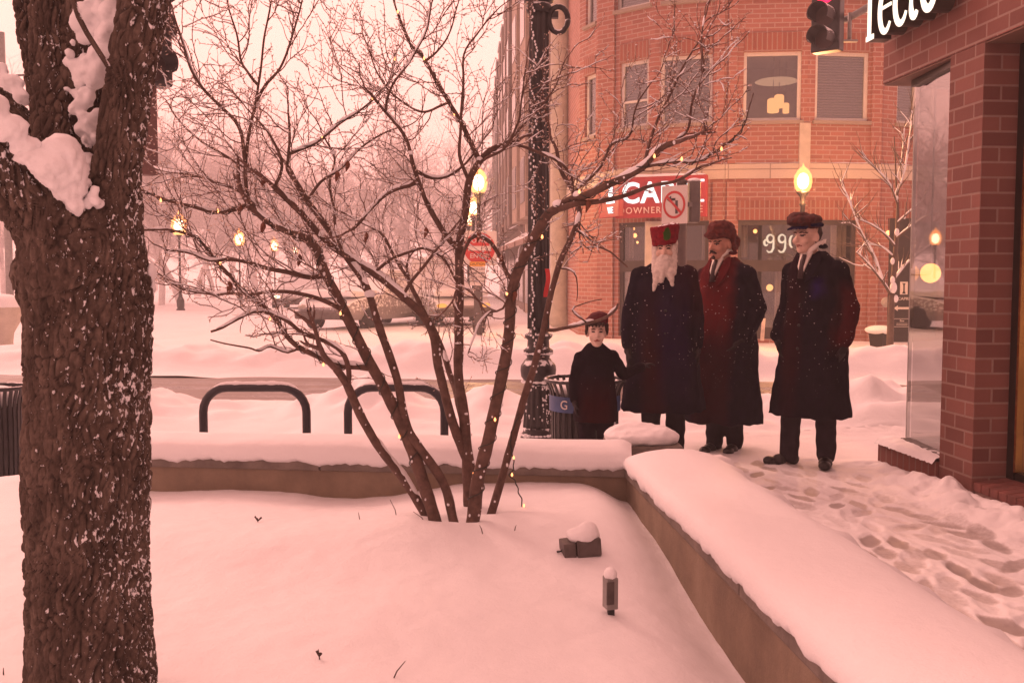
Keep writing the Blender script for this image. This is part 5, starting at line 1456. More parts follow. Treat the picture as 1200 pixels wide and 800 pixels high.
# ---------------------------------------------------------------- strings of small lights
M_fairy = emit('fairy_bulb', (1.0, .31, .11), 2.6)
M_cable = simple('dark_green_cable', (.02, .024, .018), .5, .1, 5, 0)
def light_string(label, path, bulbs, rad=.0022):
    root = thing('light_string', label, 'string lights', path[len(path) // 2], 0)
    b = MB(); b.tube(path, rad, 5); b.build('cable', M_cable, root)
    for p in bulbs[:98]:
        q = MB(); q.lathe([(.0016, -.0075), (.0046, -.003), (.0042, .002), (.0010, .009)], p, 8); q.build('bulb', M_fairy, root)
def helix(li, i0, i1, turns, sgn=1, step=11):
    op, orr, _ = limbs[li]; i1 = min(i1 if i1 > 0 else len(op) + i1, len(op) - 1)
    path, bulbs = [], []
    for k in range(i0, i1):
        for h in range(3):
            f = (k - i0 + h / 3) / (i1 - i0); a = sgn * f * turns * 2 * math.pi
            p = op[k].lerp(op[k + 1], h / 3); t_ = (op[k + 1] - op[k]).normalized(); u = t_.orthogonal().normalized(); w_ = t_.cross(u)
            path.append(p + (u * math.cos(a) + w_ * math.sin(a)) * (orr[k] + .004))
        if (k - i0) % step == step // 2: bulbs.append(path[-1] + Vector((rs.uniform(-.006, .006), -.012, rs.uniform(-.01, .016))))
    return path, bulbs
pa, ba = helix(6, 8, -3, 16); pb, bb_ = helix(11, 2, -6, 7, -1, 8)
light_string('string of small warm lights wound up the right hand stem and its long limb', pa, ba)
light_string('string of small warm lights on the far right limb in front of the brick building', pb, bb_)
pa, ba = helix(1, 14, -2, 12, 1, 12); pb, bb_ = helix(14, 1, -2, 5, -1, 9)
light_string('string of small warm lights wound up a left stem of the shrub', pa, ba)
light_string('string of small warm lights out along the left limb by the big trunk', pb, bb_)
pa, ba = helix(23, 2, -4, 12, 1, 11)
light_string('string of small warm lights along the low left limb above the bike rack', pa, ba)
pa, ba = helix(8, 3, -3, 6, 1, 12)
light_string('string of small warm lights on the tall middle limb against the sky', pa, ba)
pa, ba = helix(20, 1, -1, 4, 1, 12)
light_string('string of small warm lights on the upper left limb against the sky', pa, ba)
# loose end hanging to the snow
hp = [(608, 488), (600, 505), (598, 520), (601, 533), (602, 548), (597, 556), (604, 564), (608, 577), (612, 588), (611, 598), (617, 608), (622, 622), (619, 628)]
d_ = near_node(610, 484)[2].y - .03
pts = [P(x, y, d_ + .004 * k * math.sin(k)) for k, (x, y) in enumerate(hp)]
pth, _ = spline(pts, [1] * len(pts), .006)
pth = [p + Vector((math.cos(k * .8), math.sin(k * .8), 0)) * .0024 for k, p in enumerate(pth)]
light_string('loose end of light string hanging from the leaning stem down to the snow', pth, [P(602, 536, d_ - .01), P(600, 556, d_ - .01), P(614, 592, d_ - .01), P(608, 628, d_ - .03)], .0028)
# ================================================================ BARE TREES BEYOND
def bare_tree(h, seed, spread=.55, lv=4, r0=None):
    rr = random.Random(seed); trunk, crown = MB(), MB(); r0 = r0 or h * .018
    def br(p, d, ln, r, l, mb):
        n = 5 if l < 3 else 3; pts = [p.copy()]; rads = [r]
        for k in range(n):
            d = (d + Vector((rr.gauss(0, .13), rr.gauss(0, .13), .05 if l else .02))).normalized(); p = p + d * ln / n
            pts.append(p.copy()); rads.append(r * (1 - .45 * (k + 1) / n))
            if l < lv and (k >= 1 or l):
                for q in range(2 if l < 2 else (2 if rr.random() < .6 else 1)):
                    sd = Vector((rr.gauss(0, 1), rr.gauss(0, 1), rr.gauss(0, .4))); sd = (sd - d * sd.dot(d)).normalized()
                    br(p, (d * rr.uniform(.5, .9) + sd * rr.uniform(.55, 1) * (spread / .55) + Vector((0, 0, .12))).normalized(), ln * rr.uniform(.42, .62), rads[-1] * .58, l + 1, crown)
        mb.tube(pts, rads, 7 if l < 2 else 3, caps=False)
    br(Vector((0, 0, -.2)), Vector((0, 0, 1)), h * .62, r0, 0, trunk)
    return trunk, crown
M_ftree = simple('haze_paled_frosty_bark', (.70, .65, .65), .85, .2, 3, 0)  # frosty bark, paled further to imitate haze over the distance
protos = []
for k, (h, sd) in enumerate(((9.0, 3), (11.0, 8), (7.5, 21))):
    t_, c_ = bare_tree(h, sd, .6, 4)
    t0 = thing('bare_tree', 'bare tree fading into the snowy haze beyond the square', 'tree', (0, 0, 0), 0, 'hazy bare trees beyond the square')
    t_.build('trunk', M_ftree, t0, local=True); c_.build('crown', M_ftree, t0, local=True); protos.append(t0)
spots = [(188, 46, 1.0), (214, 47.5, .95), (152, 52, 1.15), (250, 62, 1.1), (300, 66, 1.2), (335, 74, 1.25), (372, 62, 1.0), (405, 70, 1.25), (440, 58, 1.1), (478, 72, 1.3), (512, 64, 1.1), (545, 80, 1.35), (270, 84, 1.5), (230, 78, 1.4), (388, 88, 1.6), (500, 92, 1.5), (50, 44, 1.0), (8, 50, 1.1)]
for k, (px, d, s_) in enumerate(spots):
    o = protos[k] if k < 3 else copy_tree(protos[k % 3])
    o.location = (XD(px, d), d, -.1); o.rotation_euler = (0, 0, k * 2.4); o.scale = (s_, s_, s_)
# far wood closing the view
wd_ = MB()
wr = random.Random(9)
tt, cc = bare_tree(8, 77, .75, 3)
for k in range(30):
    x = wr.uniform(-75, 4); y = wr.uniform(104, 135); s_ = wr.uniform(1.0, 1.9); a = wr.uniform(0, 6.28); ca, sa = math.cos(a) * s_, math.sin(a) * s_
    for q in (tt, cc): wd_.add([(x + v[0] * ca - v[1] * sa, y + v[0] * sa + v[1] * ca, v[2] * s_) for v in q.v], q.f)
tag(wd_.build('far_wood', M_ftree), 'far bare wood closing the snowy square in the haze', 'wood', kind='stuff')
# ---- young street tree with snow on it, right
d = 16.6; rt = P(1043, 418, d)
yt = thing('street_tree', 'young bare street tree with snow on its limbs beside the corner window', 'tree', (rt.x, d, 0))
M_yb = simple('street_tree_bark', (.11, .075, .055), .8, .3, 12, .3, 40)
def Y(px, py, dd=0): return P(px, py, d + dd)
tb = MB(); op, orr = spline([Vector((rt.x, d, -.1)), Y(1043, 400), Y(1045, 350), Y(1049, 300), Y(1052, 250), Y(1050, 210), Y(1048, 160)], [.068, .058, .05, .04, .028, .016, .008], .08); tb.tube(op, orr, 10); tb.build('trunk', M_yb, yt)
cb, cs = MB(), MB()
yl = [([(1044, 346), (1034, 330), (1018, 310), (1004, 296)], .034), ([(1034, 330), (1024, 300), (1008, 270), (996, 238), (984, 210)], .03), ([(1046, 330), (1060, 312), (1074, 298), (1092, 286)], .03), ([(1050, 290), (1036, 274), (1022, 264), (1008, 258)], .026), ([(1050, 280), (1064, 268), (1084, 254)], .026), ([(1051, 262), (1064, 250), (1080, 236)], .022), ([(1052, 240), (1042, 216), (1024, 196), (1012, 184)], .022), ([(1051, 230), (1060, 200), (1066, 160), (1069, 130)], .018), ([(1046, 300), (1034, 290), (1020, 287), (1006, 289)], .016), ([(1018, 310), (1010, 312), (1000, 310)], .012), ([(1008, 270), (996, 262), (986, 262)], .012), ([(1050, 210), (1056, 190), (1060, 150)], .012)]
ry = random.Random(4)
for k, (px, r_) in enumerate(yl):
    dd = ry.uniform(-.7, .7); n = len(px)
    op, orr = spline([Y(x, y, dd * i / (n - 1)) for i, (x, y) in enumerate(px)], [r_ * .75 * (1 - .7 * i / (n - 1)) for i in range(n)], .07)
    cb.tube(op, orr, 7)
    cs.tube([p + Vector((0, 0, q * .7 + .008)) for p, q in zip(op, orr)], [max(.006, q * .8 + .007) * (1 + .5 * noise.noise(p * 6)) for p, q in zip(op, orr)], 6)
    for j in range(2, len(op)):
        p = op[j]; dr = ((op[j] - op[j - 1]).normalized() + Vector((ry.gauss(0, .5), ry.gauss(0, .5), ry.uniform(0, .6)))).normalized()
        pts = [p]
        for q in range(4): dr = (dr + Vector((ry.gauss(0, .2), ry.gauss(0, .2), .08))).normalized(); pts.append(pts[-1] + dr * ry.uniform(.08, .16))
        cb.tube(pts, [.008, .007, .006, .004, .003], 4)
        if ry.random() < .5: cs.tube([v + Vector((0, 0, .008)) for v in pts[:3]], [.01, .009, .005], 5)
for px, py, s_ in ((1047, 337, .075), (1046, 328, .05), (1046, 306, .045), (1051, 272, .05), (1060, 254, .03), (1050, 350, .05), (1051, 232, .03)): cs.ell(Y(px, py, -.04), (s_ * .8, s_ * .7, s_ * 1.3), 10, 7)
cb.build('crown', M_yb, yt); tag(cs.build('limb_snow', snow, yt), kind='stuff')
HAZE_D = .0036
# ================================================================ STREET FURNITURE
# bike racks
def bike_rack(px0, px1, ytop, d, label):
    x0, x1, z = XD(px0, d), XD(px1, d), ZD(ytop, d)
    r = .026; rc = .15
    pts = [(x0, d, -.05), (x0, d, z - rc - r)] + [(x0 + rc - rc * math.cos(R(a)), d, z - r - rc + rc * math.sin(R(a))) for a in (15, 30, 45, 60, 75, 90)] + [(x1 - rc + rc * math.sin(R(a)), d, z - r - rc + rc * math.cos(R(a))) for a in (0, 15, 30, 45, 60, 75)] + [(x1, d, z - rc - r), (x1, d, -.05)]
    root = thing('bike_rack', label, 'bike rack', ((x0 + x1) / 2, d, 0), 0, 'hoop bike racks')
    b = MB(); b.tube(pts, r, 14); b.build('hoop', M_rack, root)
    top = [Vector(p) + Vector((0, 0, r * .8)) for p in pts[4:13]]
    top, _ = spline(top, [1] * len(top), .02)
    b = MB(); b.tube(top, [max(.004, (.017 + .006 * noise.noise(p * 25)) * math.sqrt(min(1, (k + .3) / 4, (len(top) - k - .7) / 4))) for k, p in enumerate(top)], 10); b.build('snow', snow, root)
M_rack = simple('dark_blue_rack_paint', (.022, .022, .030), .4, .2, 10, .05, snow=.12)
bike_rack(235, 357, 449, 6.0, 'dark hoop bike rack standing alone in the snow behind the planter wall')
bike_rack(406, 520, 449, 6.1, 'dark hoop bike rack half hidden behind the shrub stems')
# fluted main lamp post
d = 7.9; x = XD(631, d)
mp = thing('lamp_post', 'tall black fluted lamp post with a heavy round base behind the shrub', 'lamp post', (x, d, 0))
def pz(y): return ZD(y, d)
def pr_(w_): return w_ / 2 * d / FPX
b = MB(); b.lathe([(pr_(43.6), -.05), (pr_(43.6), .0), (pr_(40.9), pz(518) ), (pr_(42.2), pz(512)), (pr_(39.6), pz(508)), (pr_(35.6), pz(505)), (pr_(35.0), pz(500))], (x, d, 0), 32); b.build('plinth', M_iron, mp)
b = MB(); b.lathe([(pr_(37.0), pz(500)), (pr_(35.6), pz(490)), (pr_(31.7), pz(455)), (pr_(30.4), pz(450))], (x, d, 0), 96, flute=.10, nfl=14); b.build('fluted_drum', M_iron, mp)
b = MB(); b.lathe([(pr_(27.7), pz(451)), (pr_(30.4), pz(448)), (pr_(40.3), pz(441)), (pr_(42.2), pz(433)), (pr_(40.9), pz(428)), (pr_(33.0), pz(422)), (pr_(26.4), pz(419)), (pr_(27.7), pz(416)), (pr_(34.3), pz(413)), (pr_(35.0), pz(410)), (pr_(26.4), pz(407)), (pr_(25.1), pz(398)), (pr_(31.7), pz(395)), (pr_(31.7), pz(392)), (pr_(22.4), pz(389)), (pr_(20.5), pz(384))], (x, d, 0), 40); b.build('collar', M_iron, mp)
b = MB(); b.lathe([(pr_(27), pz(385)), (pr_(26), pz(250)), (pr_(24), pz(60)), (pr_(23), pz(-60))], (x, d, 0), 80, flute=.14, nfl=10); b.build('shaft', M_iron, mp)
b = MB()
for y, w_ in ((509, 40), (447, 35), (414, 32), (393, 28)):
    for k in range(26):
        a = 2 * math.pi * k / 26
        if math.sin(a) > .6: continue
        rr = pr_(w_) * .98; s_ = random.uniform(.010, .02)
        b.ell((x + rr * math.cos(a), d + rr * math.sin(a), pz(y) + .004), (s_ * 1.3, s_ * 1.1, s_ * random.uniform(.5, .9)), 8, 6)
rp_ = random.Random(12)
for k in range(110):
    a = rp_.uniform(3.3, 6.1); zz = rp_.uniform(.08, .52) if k < 90 else rp_.uniform(.95, 3.3)
    rr = pr_(34 if k < 90 else 26) * .97; s_ = rp_.uniform(.003, .0075)
    if k < 90 and rp_.random() < .5: a = rp_.uniform(5.0, 5.8)
    b.ell((x + rr * math.cos(a), d + rr * math.sin(a), zz), (s_, s_, s_ * 1.6), 6, 5)
tag(b.build('blown_snow', snow, mp), kind='stuff')
b = MB(); zc = pz(24); xc = x + pr_(27) + .06
b.tube([(xc + .075 * math.cos(R(a)), d - .02, zc + .10 * math.sin(R(a))) for a in range(0, 361, 20)], .022, 8)
b.box((xc - .06, d, pz(18)), (.12, .05, .05)); b.lathe([(.09, 0), (.10, .02), (.10, .05), (.09, .07)], (x, d, pz(16)), 20); b.build('bracket_ring', M_iron, mp)
b = MB(); b.lathe([(pr_(27), 0), (.115, .01), (.12, .05), (.10, .09), (pr_(27), .11)], (x, d, pz(4)), 24); b.build('top_collar', M_iron, mp)
# garland of white dots up the left side of the post
b = MB(); gx = XD(624.5, d - .1); b.tube([(gx + .012 * math.sin(k * 1.1), d - .1, .7 + k * .1) for k in range(29)], .009, 6)
gar = thing('post_garland', 'thin dark garland with frosted tips strapped to the tall fluted post', 'garland', (gx, d - .1, .7)); b.build('wire', M_cable, gar)
b = MB()
for k in range(120):
    zz = .7 + 2.8 * k / 120; b.ell((gx + .012 * math.sin((zz - .7) * 11) + rp_.uniform(-.02, .02), d - .12, zz), (.007, .007, .011), 6, 5)
tag(b.build('frosted_tips', snow, gar), kind='stuff')
# red ribbon and paper tied on the post
q = P(641, 330, d - .14)
b = MB(); b.grid(5, 12, lambda i, j: (q.x + (i - .5) * .035 + .01 * math.sin(j * 5), q.y + .01 * math.cos(j * 6 + i), q.z + .10 - .22 * j))
o = b.build('red_ribbon', M_sred); tag(o, 'short red ribbon hanging on the fluted post', 'ribbon')
# slatted bins
M_blue = simple('blue_band_paint', (.035, .075, .19), .45, .2, 8, .05)
def bin_(x, d, ztop, w_, label, band):
    root = thing('litter_bin', label, 'bin', (x, d, 0), 0, 'slatted litter bins')
    r = w_ / 2; b = MB(); n = 30
    for k in range(n):
        a = 2 * math.pi * k / n; c_, s_ = math.cos(a), math.sin(a)
        pr = [(.80, .02), (.84, ztop * .5), (.84, ztop * .76), (.90, ztop * .88), (1.0, ztop * .965)]
        for i in range(len(pr) - 1):
            p, q = pr[i], pr[i + 1]
            A = Vector((x + r * p[0] * c_, d + r * p[0] * s_, p[1])); B = Vector((x + r * q[0] * c_, d + r * q[0] * s_, q[1]))
            m_ = (A + B) / 2; b.obox(m_, Vector((-s_, c_, 0)) * .0105, (A - B) / 2 * 1.02, (B - A).normalized().cross(Vector((-s_, c_, 0))) * .004)
    b.build('slats', M_black, root)
    b = MB(); b.tube([(x + r * math.cos(R(a)), d + r * math.sin(R(a)), ztop - .02) for a in range(0, 361, 10)], .013, 8, caps=False)
    b.build('rim', M_black, root)
    b = MB(); b.tube([(x + r * .82 * math.cos(R(a)), d + r * .82 * math.sin(R(a)), .06) for a in range(0, 361, 10)], .012, 8, caps=False); b.build('base_ring', M_black, root)
    b = MB(); b.lathe([(r * .74, .03), (r * .76, ztop * .80), (r * .70, ztop * .80), (r * .6, ztop * .78)], (x, d, 0), 28); b.build('liner', simple('black_bin_liner', (.012, .012, .013), .35, .2, 9, .6, 12, .02), root)
    if band:
        b = MB(); n = 48
        vs = []
        for k in range(n + 1):
            a = 2 * math.pi * k / n
            for rr, z in ((.90, ztop * .68), (.90, ztop * .83)): vs.append((x + r * rr * math.cos(a), d + r * rr * math.sin(a), z))
        b.add(vs, [(2 * k, 2 * k + 2, 2 * k + 3, 2 * k + 1) for k in range(n)], 0, True); b.build('band', M_blue, root)
        lb = MB(); a = R(-128); c_ = Vector((x + r * .905 * math.cos(a), d + r * .905 * math.sin(a), ztop * .755)); t_ = Vector((-math.sin(a), math.cos(a), 0)); n_ = Vector((math.cos(a), math.sin(a), 0))
        lb.text('G', .085, c_ + n_ * .003 + Vector((0, 0, -.028)), t_, Z_, n_ * .002, 0, .004); lb.build('print', M_swhite, root)
    b = MB(); b.ell((x, d, ztop * .88), (r * .80, r * .80, .075), 24, 10); me_ = b.build('snow_cap', snow, root)
    return root
d = 6.75; bin_(XD(686, d), d, ZD(441, d), (733 - 640) * d / FPX, 'black slatted bin with a blue band behind the small boy', True)
d = 6.3; bin_(XD(-8, d), d, ZD(450, d), 66 * d / FPX, 'black slatted bin with a flared rim at the far left edge', False)
# landscape lights in the planter
c = G(681, 651, .345); c = Vector((c.x, c.y, .362))
fl = thing('floodlight', 'dark box floodlight capped with snow, lying in the planter snow', 'floodlight', c)
M_fix = simple('weathered_bronze_box', (.085, .07, .065), .55, .35, 18, .2, 60)
b = MB(); ax = Vector((math.cos(.16), math.sin(.16), .08)).normalized(); ay = Vector((-ax.y, ax.x, 0)).normalized(); az = ax.cross(ay)
b.obox(c + az * .022 + ax * .022, ax * .046, ay * .05, az * .034); b.build('housing', M_fix, fl, bevel=.006)
b = MB(); b.obox(c + az * .018 - ax * .050, ax * .023, ay * .046, az * .029); b.build('visor', M_fix, fl, bevel=.004)
b = MB(); b.tube([c - ax * .07 + az * .012, c - ax * .092 + az * .010], .004, 6); b.build('knob', M_black, fl)
b = MB(); b.ell(c + az * .062 + ax * .012, (.066, .058, .032), 18, 10); b.ell(c + az * .075 + ax * .03, (.04, .045, .034), 16, 9); me = remesh(b, .006, 5)
displace(me, lambda p, n: n * (.004 * noise.noise(p * 30))); me.transform(Matrix.Translation(-c)); me.materials.append(snow); link('snow_cap', me, fl)
c = G(715, 722, .315); c = Vector((c.x, c.y, .315)); dd_ = c.y / FPX
eb = thing('outlet_post', 'small upright grey outlet box with a cap of snow in the planter', 'outlet box', c)
b = MB(); b.obox(c + Vector((0, 0, .078)), (6.8 * dd_, .006, 0), (-.006, .022, 0), (.0, 0, .050)); b.build('box', M_steel, eb, bevel=.003)
b = MB(); b.obox(c + Vector((.002, 0, .01)), (4.2 * dd_, 0, 0), (0, .014, 0), (0, 0, .030)); b.build('stake', M_black, eb, bevel=.002)
b = MB(); b.obox(c + Vector((-.002, -.024, .082)), (4.6 * dd_, .004, 0), (-.001, .003, 0), (0, 0, .036)); b.build('cover', M_fix, eb, bevel=.002)
b = MB(); b.ell(c + Vector((0, 0, .136)), (.021, .026, .022), 14, 9); b.build('snow_cap', snow, eb)
# dry stalks poking out of the snow
M_stalk = simple('dry_stalk', (.06, .035, .028), .8, .3, 20, 0)
for k, (pts, lab) in enumerate((([(303, 616), (302, 610), (305, 606)], 'tiny dry sprig poking out of the snow in the middle of the left planter bed'),
                ([(376, 778), (374, 768), (373, 760)], 'short dry stalk in the foreground snow right of the big trunk'),
                ([(455, 800), (465, 786), (475, 774)], 'slanting dry stalk at the bottom edge of the foreground snow'),
                ([(424, 616), (421, 606), (420, 600)], 'thin dry stalk left of the shrub base'),
                ([(467, 612), (463, 597), (457, 585)], 'long thin stalk leaning left just before the shrub base'),
                ([(505, 617), (494, 606), (484, 599)], 'fine stalk leaning left at the foot of the left shrub stem'),
                ([(567, 625), (564, 619), (562, 615)], 'fine stalk right of the thick shrub stem'),
                ([(583, 614), (587, 611), (590, 610)], 'fine curved stalk under the leaning right stem'),
                ([(602, 621), (604, 617), (605, 615)], 'tiny stalk beside the hanging light string'),
                ([(5, 796), (4, 788), (4, 782)], 'short stalk at the lower left corner'))):
    z0 = PZ(G(*pts[0], .33).x, min(4.5, G(*pts[0], .33).y)) - .01
    g = G(pts[0][0], pts[0][1], z0)
    pp_ = [P(x, y, g.y + .01 * i) for i, (x, y) in enumerate(pts)]; pp_[0].z -= .02
    b = MB(); b.tube(pp_, [.0022, .0018, .0010], 5)
    if k in (0, 1):
        for q in range(3): b.tube([pp_[1], pp_[1] + Vector((rp_.uniform(-.02, .02), 0, rp_.uniform(.006, .02)))], [.003, .004], 5)
    o = b.build('dry_stalk', M_stalk); tag(o, lab, 'stalk', 'dry stalks in the planter')
# ================================================================ PEOPLE
def skin_mat(name, base):
    return simple(name, base, .6, .15, 25, .1, 120, .001)
M_skin = skin_mat('fair_skin', (.62, .43, .34)); M_skin_r = skin_mat('ruddy_skin', (.46, .24, .17)); M_pale = skin_mat('pale_child_skin', (.64, .48, .40))
M_eye = simple('dark_eye', (.035, .02, .018), .3, .1, 10, 0); M_glove = simple('dark_wool_glove', (.014, .009, .012), .9, .3, 30, .3, 120); M_lip = simple('lip', (.26, .09, .07), .5, .1, 10, 0); M_brow = simple('brow_hair', (.07, .04, .03), .8, .2, 40, 0)
def cloth(name, base, patches=(), flecks=.0, rough=.9):
    """dark wool; patches = (colour, x range, z range) of tints painted for see-through brick and a blue highlight, flecks = snowflakes caught in the nap"""
    m, t, out = nt(name); tc = N(t, 'TexCoord'); v = tc.outputs['Object']
    n = nz(t, v, 9, 5, .65)
    c = ramp(t, n, [(.3, tuple(q * .6 for q in base)), (.7, tuple(q * 1.5 for q in base))])
    sp = N(t, 'SeparateXYZ'); L(t, v, sp.inputs[0]); wob = math_(t, 'MULTIPLY', math_(t, 'SUBTRACT', nz(t, v, 6, 4, .6), .5), .10)
    for colr, x0, x1, z0, z1, so_ in patches:
        f = None
        for ax_i, lo, hi, s_ in ((0, x0, x1, .035), (2, z0, z1, so_)):
            q = math_(t, 'ADD', sp.outputs[ax_i], wob)
            for a_, b_ in ((lo - s_, lo + s_), (hi + s_, hi - s_)):
                mr = N(t, 'MapRange'); mr.inputs[1].default_value = a_; mr.inputs[2].default_value = b_; L(t, q, mr.inputs[0])
                f = mr.outputs[0] if f is None else math_(t, 'MULTIPLY', f, mr.outputs[0])
        c = mixc(t, math_(t, 'MULTIPLY', f, math_(t, 'ADD', n, .35), True), c, colr)
    if flecks:
        vo = N(t, 'TexVoronoi'); vo.inputs['Scale'].default_value = 62; L(t, v, vo.inputs['Vector'])
        spc = N(t, 'SeparateColor'); L(t, vo.outputs['Color'], spc.inputs[0])
        hit_ = math_(t, 'MULTIPLY', math_(t, 'LESS_THAN', vo.outputs['Distance'], .24), math_(t, 'LESS_THAN', spc.outputs[0], math_(t, 'MULTIPLY', math_(t, 'SUBTRACT', nz(t, v, 7, 3, .6), .42, True), flecks * 2.2)))
        zf = N(t, 'MapRange'); zf.inputs[1].default_value = .5; zf.inputs[2].default_value = 1.3; L(t, sp.outputs[2], zf.inputs[0])
        c = mixc(t, math_(t, 'MULTIPLY', hit_, zf.outputs[0]), c, (.5, .42, .42))
    b = N(t, 'BsdfPrincipled'); b.inputs['Roughness'].default_value = rough; b.inputs['Specular IOR Level'].default_value = .03
    L(t, c, b.inputs['Base Color']); L(t, bump(t, nz(t, v, 90, 4, .7), .4, .004), b.inputs['Normal']); L(t, b.outputs[0], out.inputs[0]); return m
def rotz(a): return Matrix.Rotation(a, 3, 'Z')
def hand(mb, wrist, dr, palm_n, side, s=1.0, curl=.5):
    """palm and five fingers; dr points along the hand, palm_n out of the palm, side = direction of the thumb"""
    dr = Vector(dr).normalized(); palm_n = Vector(palm_n).normalized(); w_ = Vector(side).normalized()
    w = Vector(wrist)
    mb.caps(w, w + dr * .035 * s, .026 * s, .030 * s)
    for k, (o, l) in enumerate(((-.031, .062), (-.011, .074), (.010, .079), (.030, .072))):
        a = w + dr * .040 * s + w_ * o * s * .7; kn = w + dr * .088 * s + w_ * o * s
        mb.caps(a, kn, .0145 * s, .0105 * s, 10)
        p = kn; d_ = dr.copy(); 
        for j, f in enumerate((.45, .32, .25)):
            d_ = (d_ + palm_n * curl * (.35 + .3 * j)).normalized(); q = p + d_ * l * f * s
            mb.caps(p, q, (.0098 - .001 * j) * s, (.0088 - .001 * j) * s, 8); p = q
    a = w + dr * .03 * s + w_ * .022 * s; q = a + (dr * .55 + w_ * .75 + palm_n * .2).normalized() * .040 * s; e = q + (dr * .85 + w_ * .25 + palm_n * .4).normalized() * .034 * s
    mb.caps(a, q, .014 * s, .0115 * s, 8); mb.caps(q, e, .011 * s, .009 * s, 8)
def person(label, loc, rz, k, skin, head, coat, arms, legs, voxel=.0075, child=False, coat_mat=None, trouser_mat=None, shoe_mat=None, group=None, glove=True):
    """k scales a 1.75 m figure; head = (yaw, pitch, offset, size); arms/legs = joint lists in unscaled local metres, facing -y"""
    root_loc = Vector(loc)
    yaw, pit, hoff, hs = head
    hm = rotz(yaw) @ Matrix.Rotation(pit, 3, 'X'); hc = Vector((0, -.012, 1.605)) + Vector(hoff)
    b = MB()
    def he(c, r, m2=None): b.ell(hc + hm @ (Vector(c) * hs), [q * hs for q in r], 16, 10, hm if m2 is None else hm @ m2)
    he((0, .016, .030), (.074, .094, .088)); he((0, -.018, -.022), (.061, .080, .092)); he((0, -.040, -.082), (.043, .048, .036)); he((0, -.074, -.098), (.020, .018, .017))
    for sx_ in (-1, 1):
        he((sx_ * .038, -.062, -.030), (.026, .030, .026)); he((sx_ * .077, .012, -.012), (.012, .022, .033)); he((sx_ * .030, -.080, .030), (.026, .014, .009))
    A = lambda q: hc + hm @ (Vector(q) * hs)
    b.caps(A((0, -.090, .016)), A((0, -.112, -.024)), .009 * hs, .0145 * hs, 10)
    for sx_ in (-1, 1): b.ell(A((sx_ * .012, -.098, -.028)), .0095 * hs, 8, 6)
    he((0, -.088, -.056), (.024, .011, .006)); he((0, -.086, -.068), (.019, .011, .006))
    # neck and trunk
    b.caps((0, .012, 1.40), hc + hm @ Vector((0, .012, -.07)), .058, .054)
    b.ell((0, 0, 1.35), (.145, .090, .11)); b.ell((0, 0, 1.20), (.145, .10, .18)); b.ell((0, 0, 1.02), (.135, .095, .14)); b.ell((0, .005, .92), (.150, .105, .13))
    for (sh, el, wr, hd, pn, sd_, hscale) in arms:
        sh, el, wr = Vector(sh), Vector(el), Vector(wr)
        b.caps(sh + Vector((0, 0, -.04)), el, .040, .038); b.caps(el, wr, .038, .028)
        hand(b, wr, hd, pn, sd_, hscale)
    for hp_, kn, an, toe in legs:
        hp_, kn, an, toe = Vector(hp_), Vector(kn), Vector(an), Vector(toe)
        b.caps(hp_, kn, .082, .055); b.caps(kn, an, .056, .038); b.caps(an + Vector((0, 0, -.05)), an + Vector((0, 0, -.05)) + (toe - an - Vector((0, 0, -.05))) * .55, .032, .026)
    me = remesh(b, voxel / k, 1)
    # face colours by region
    inv = hm.transposed()
    for m_ in (skin, M_eye, M_lip, M_brow, M_glove): me.materials.append(m_)
    for p in me.polygons:
        if glove and p.center.z < 1.32 and any((p.center - Vector(w_[2])).length < .24 and (p.center - Vector(w_[2])).dot(Vector(w_[3]).normalized()) > -.05 for w_ in arms): p.material_index = 4; continue
        q = inv @ (p.center - hc) / hs
        if q.y < -.05:
            for sx_ in (-1, 1):
                if ((q.x - sx_ * .030) / .015) ** 2 + ((q.z - .008) / .0075) ** 2 < 1: p.material_index = 1
                if ((q.x - sx_ * .031) / .024) ** 2 + ((q.z - .030 + .006 * abs(q.x - sx_ * .031) / .02) / .0065) ** 2 < 1: p.material_index = 3
            if (q.x / .025) ** 2 + ((q.z + .062) / .0085) ** 2 < 1 and q.y < -.07: p.material_index = 2
    sc_ = Matrix.Scale(k, 4); me.transform(sc_)
    root = link('person', me); root.location = root_loc; root.rotation_euler = (0, 0, rz); tag(root, label, 'person', group)
    def child_mesh(name, mb, mat, vox=None, sm=2, disp=None):
        if vox: m_ = remesh(mb, vox, sm)
        else: m_ = mb.mesh(name, recalc=True)
        if disp: displace(m_, disp)
        m_.transform(sc_); m_.materials.append(mat) if not isinstance(mat, list) else [m_.materials.append(q) for q in mat]
        return link(name, m_, root)
    # coat
    c = MB(); rings = coat
    pts = [Vector((q[1], q[2], q[0])) for q in rings]
    n = 44; vs = []; fs = []
    for z, cx, cy, rx, ry in rings:
        fold = sstep(1.0, .3, z)
        for j in range(n):
            a = 2 * math.pi * j / n
            f = 1 + fold * (.06 * math.sin(a * 7 + 1.3 + .4 * math.sin(z * 5)) + .04 * math.sin(a * 11 + z * 2))
            ca, sa = math.cos(a), math.sin(a); e = .86
            vs.append((cx + rx * f * math.copysign(abs(ca) ** e, ca), cy + ry * f * math.copysign(abs(sa) ** e, sa), z))
    for i in range(len(rings) - 1):
        for j in range(n): fs.append((i * n + j, i * n + (j + 1) % n, (i + 1) * n + (j + 1) % n, (i + 1) * n + j))
    fs.append(tuple(range(n - 1, -1, -1))); fs.append(tuple(range((len(rings) - 1) * n, len(rings) * n)))
    c.add(vs, fs)
    if rings[0][0] > rings[-1][0]: c.f = [f[::-1] for f in c.f]
    for (sh, el, wr, hd, pn, sd_, hscale) in arms:
        sh, el, wr = Vector(sh), Vector(el), Vector(wr); w2 = el.lerp(wr, .94)
        c.caps(sh + Vector((0, 0, -.025)), el, .068, .060); c.caps(el, w2, .058, .050)
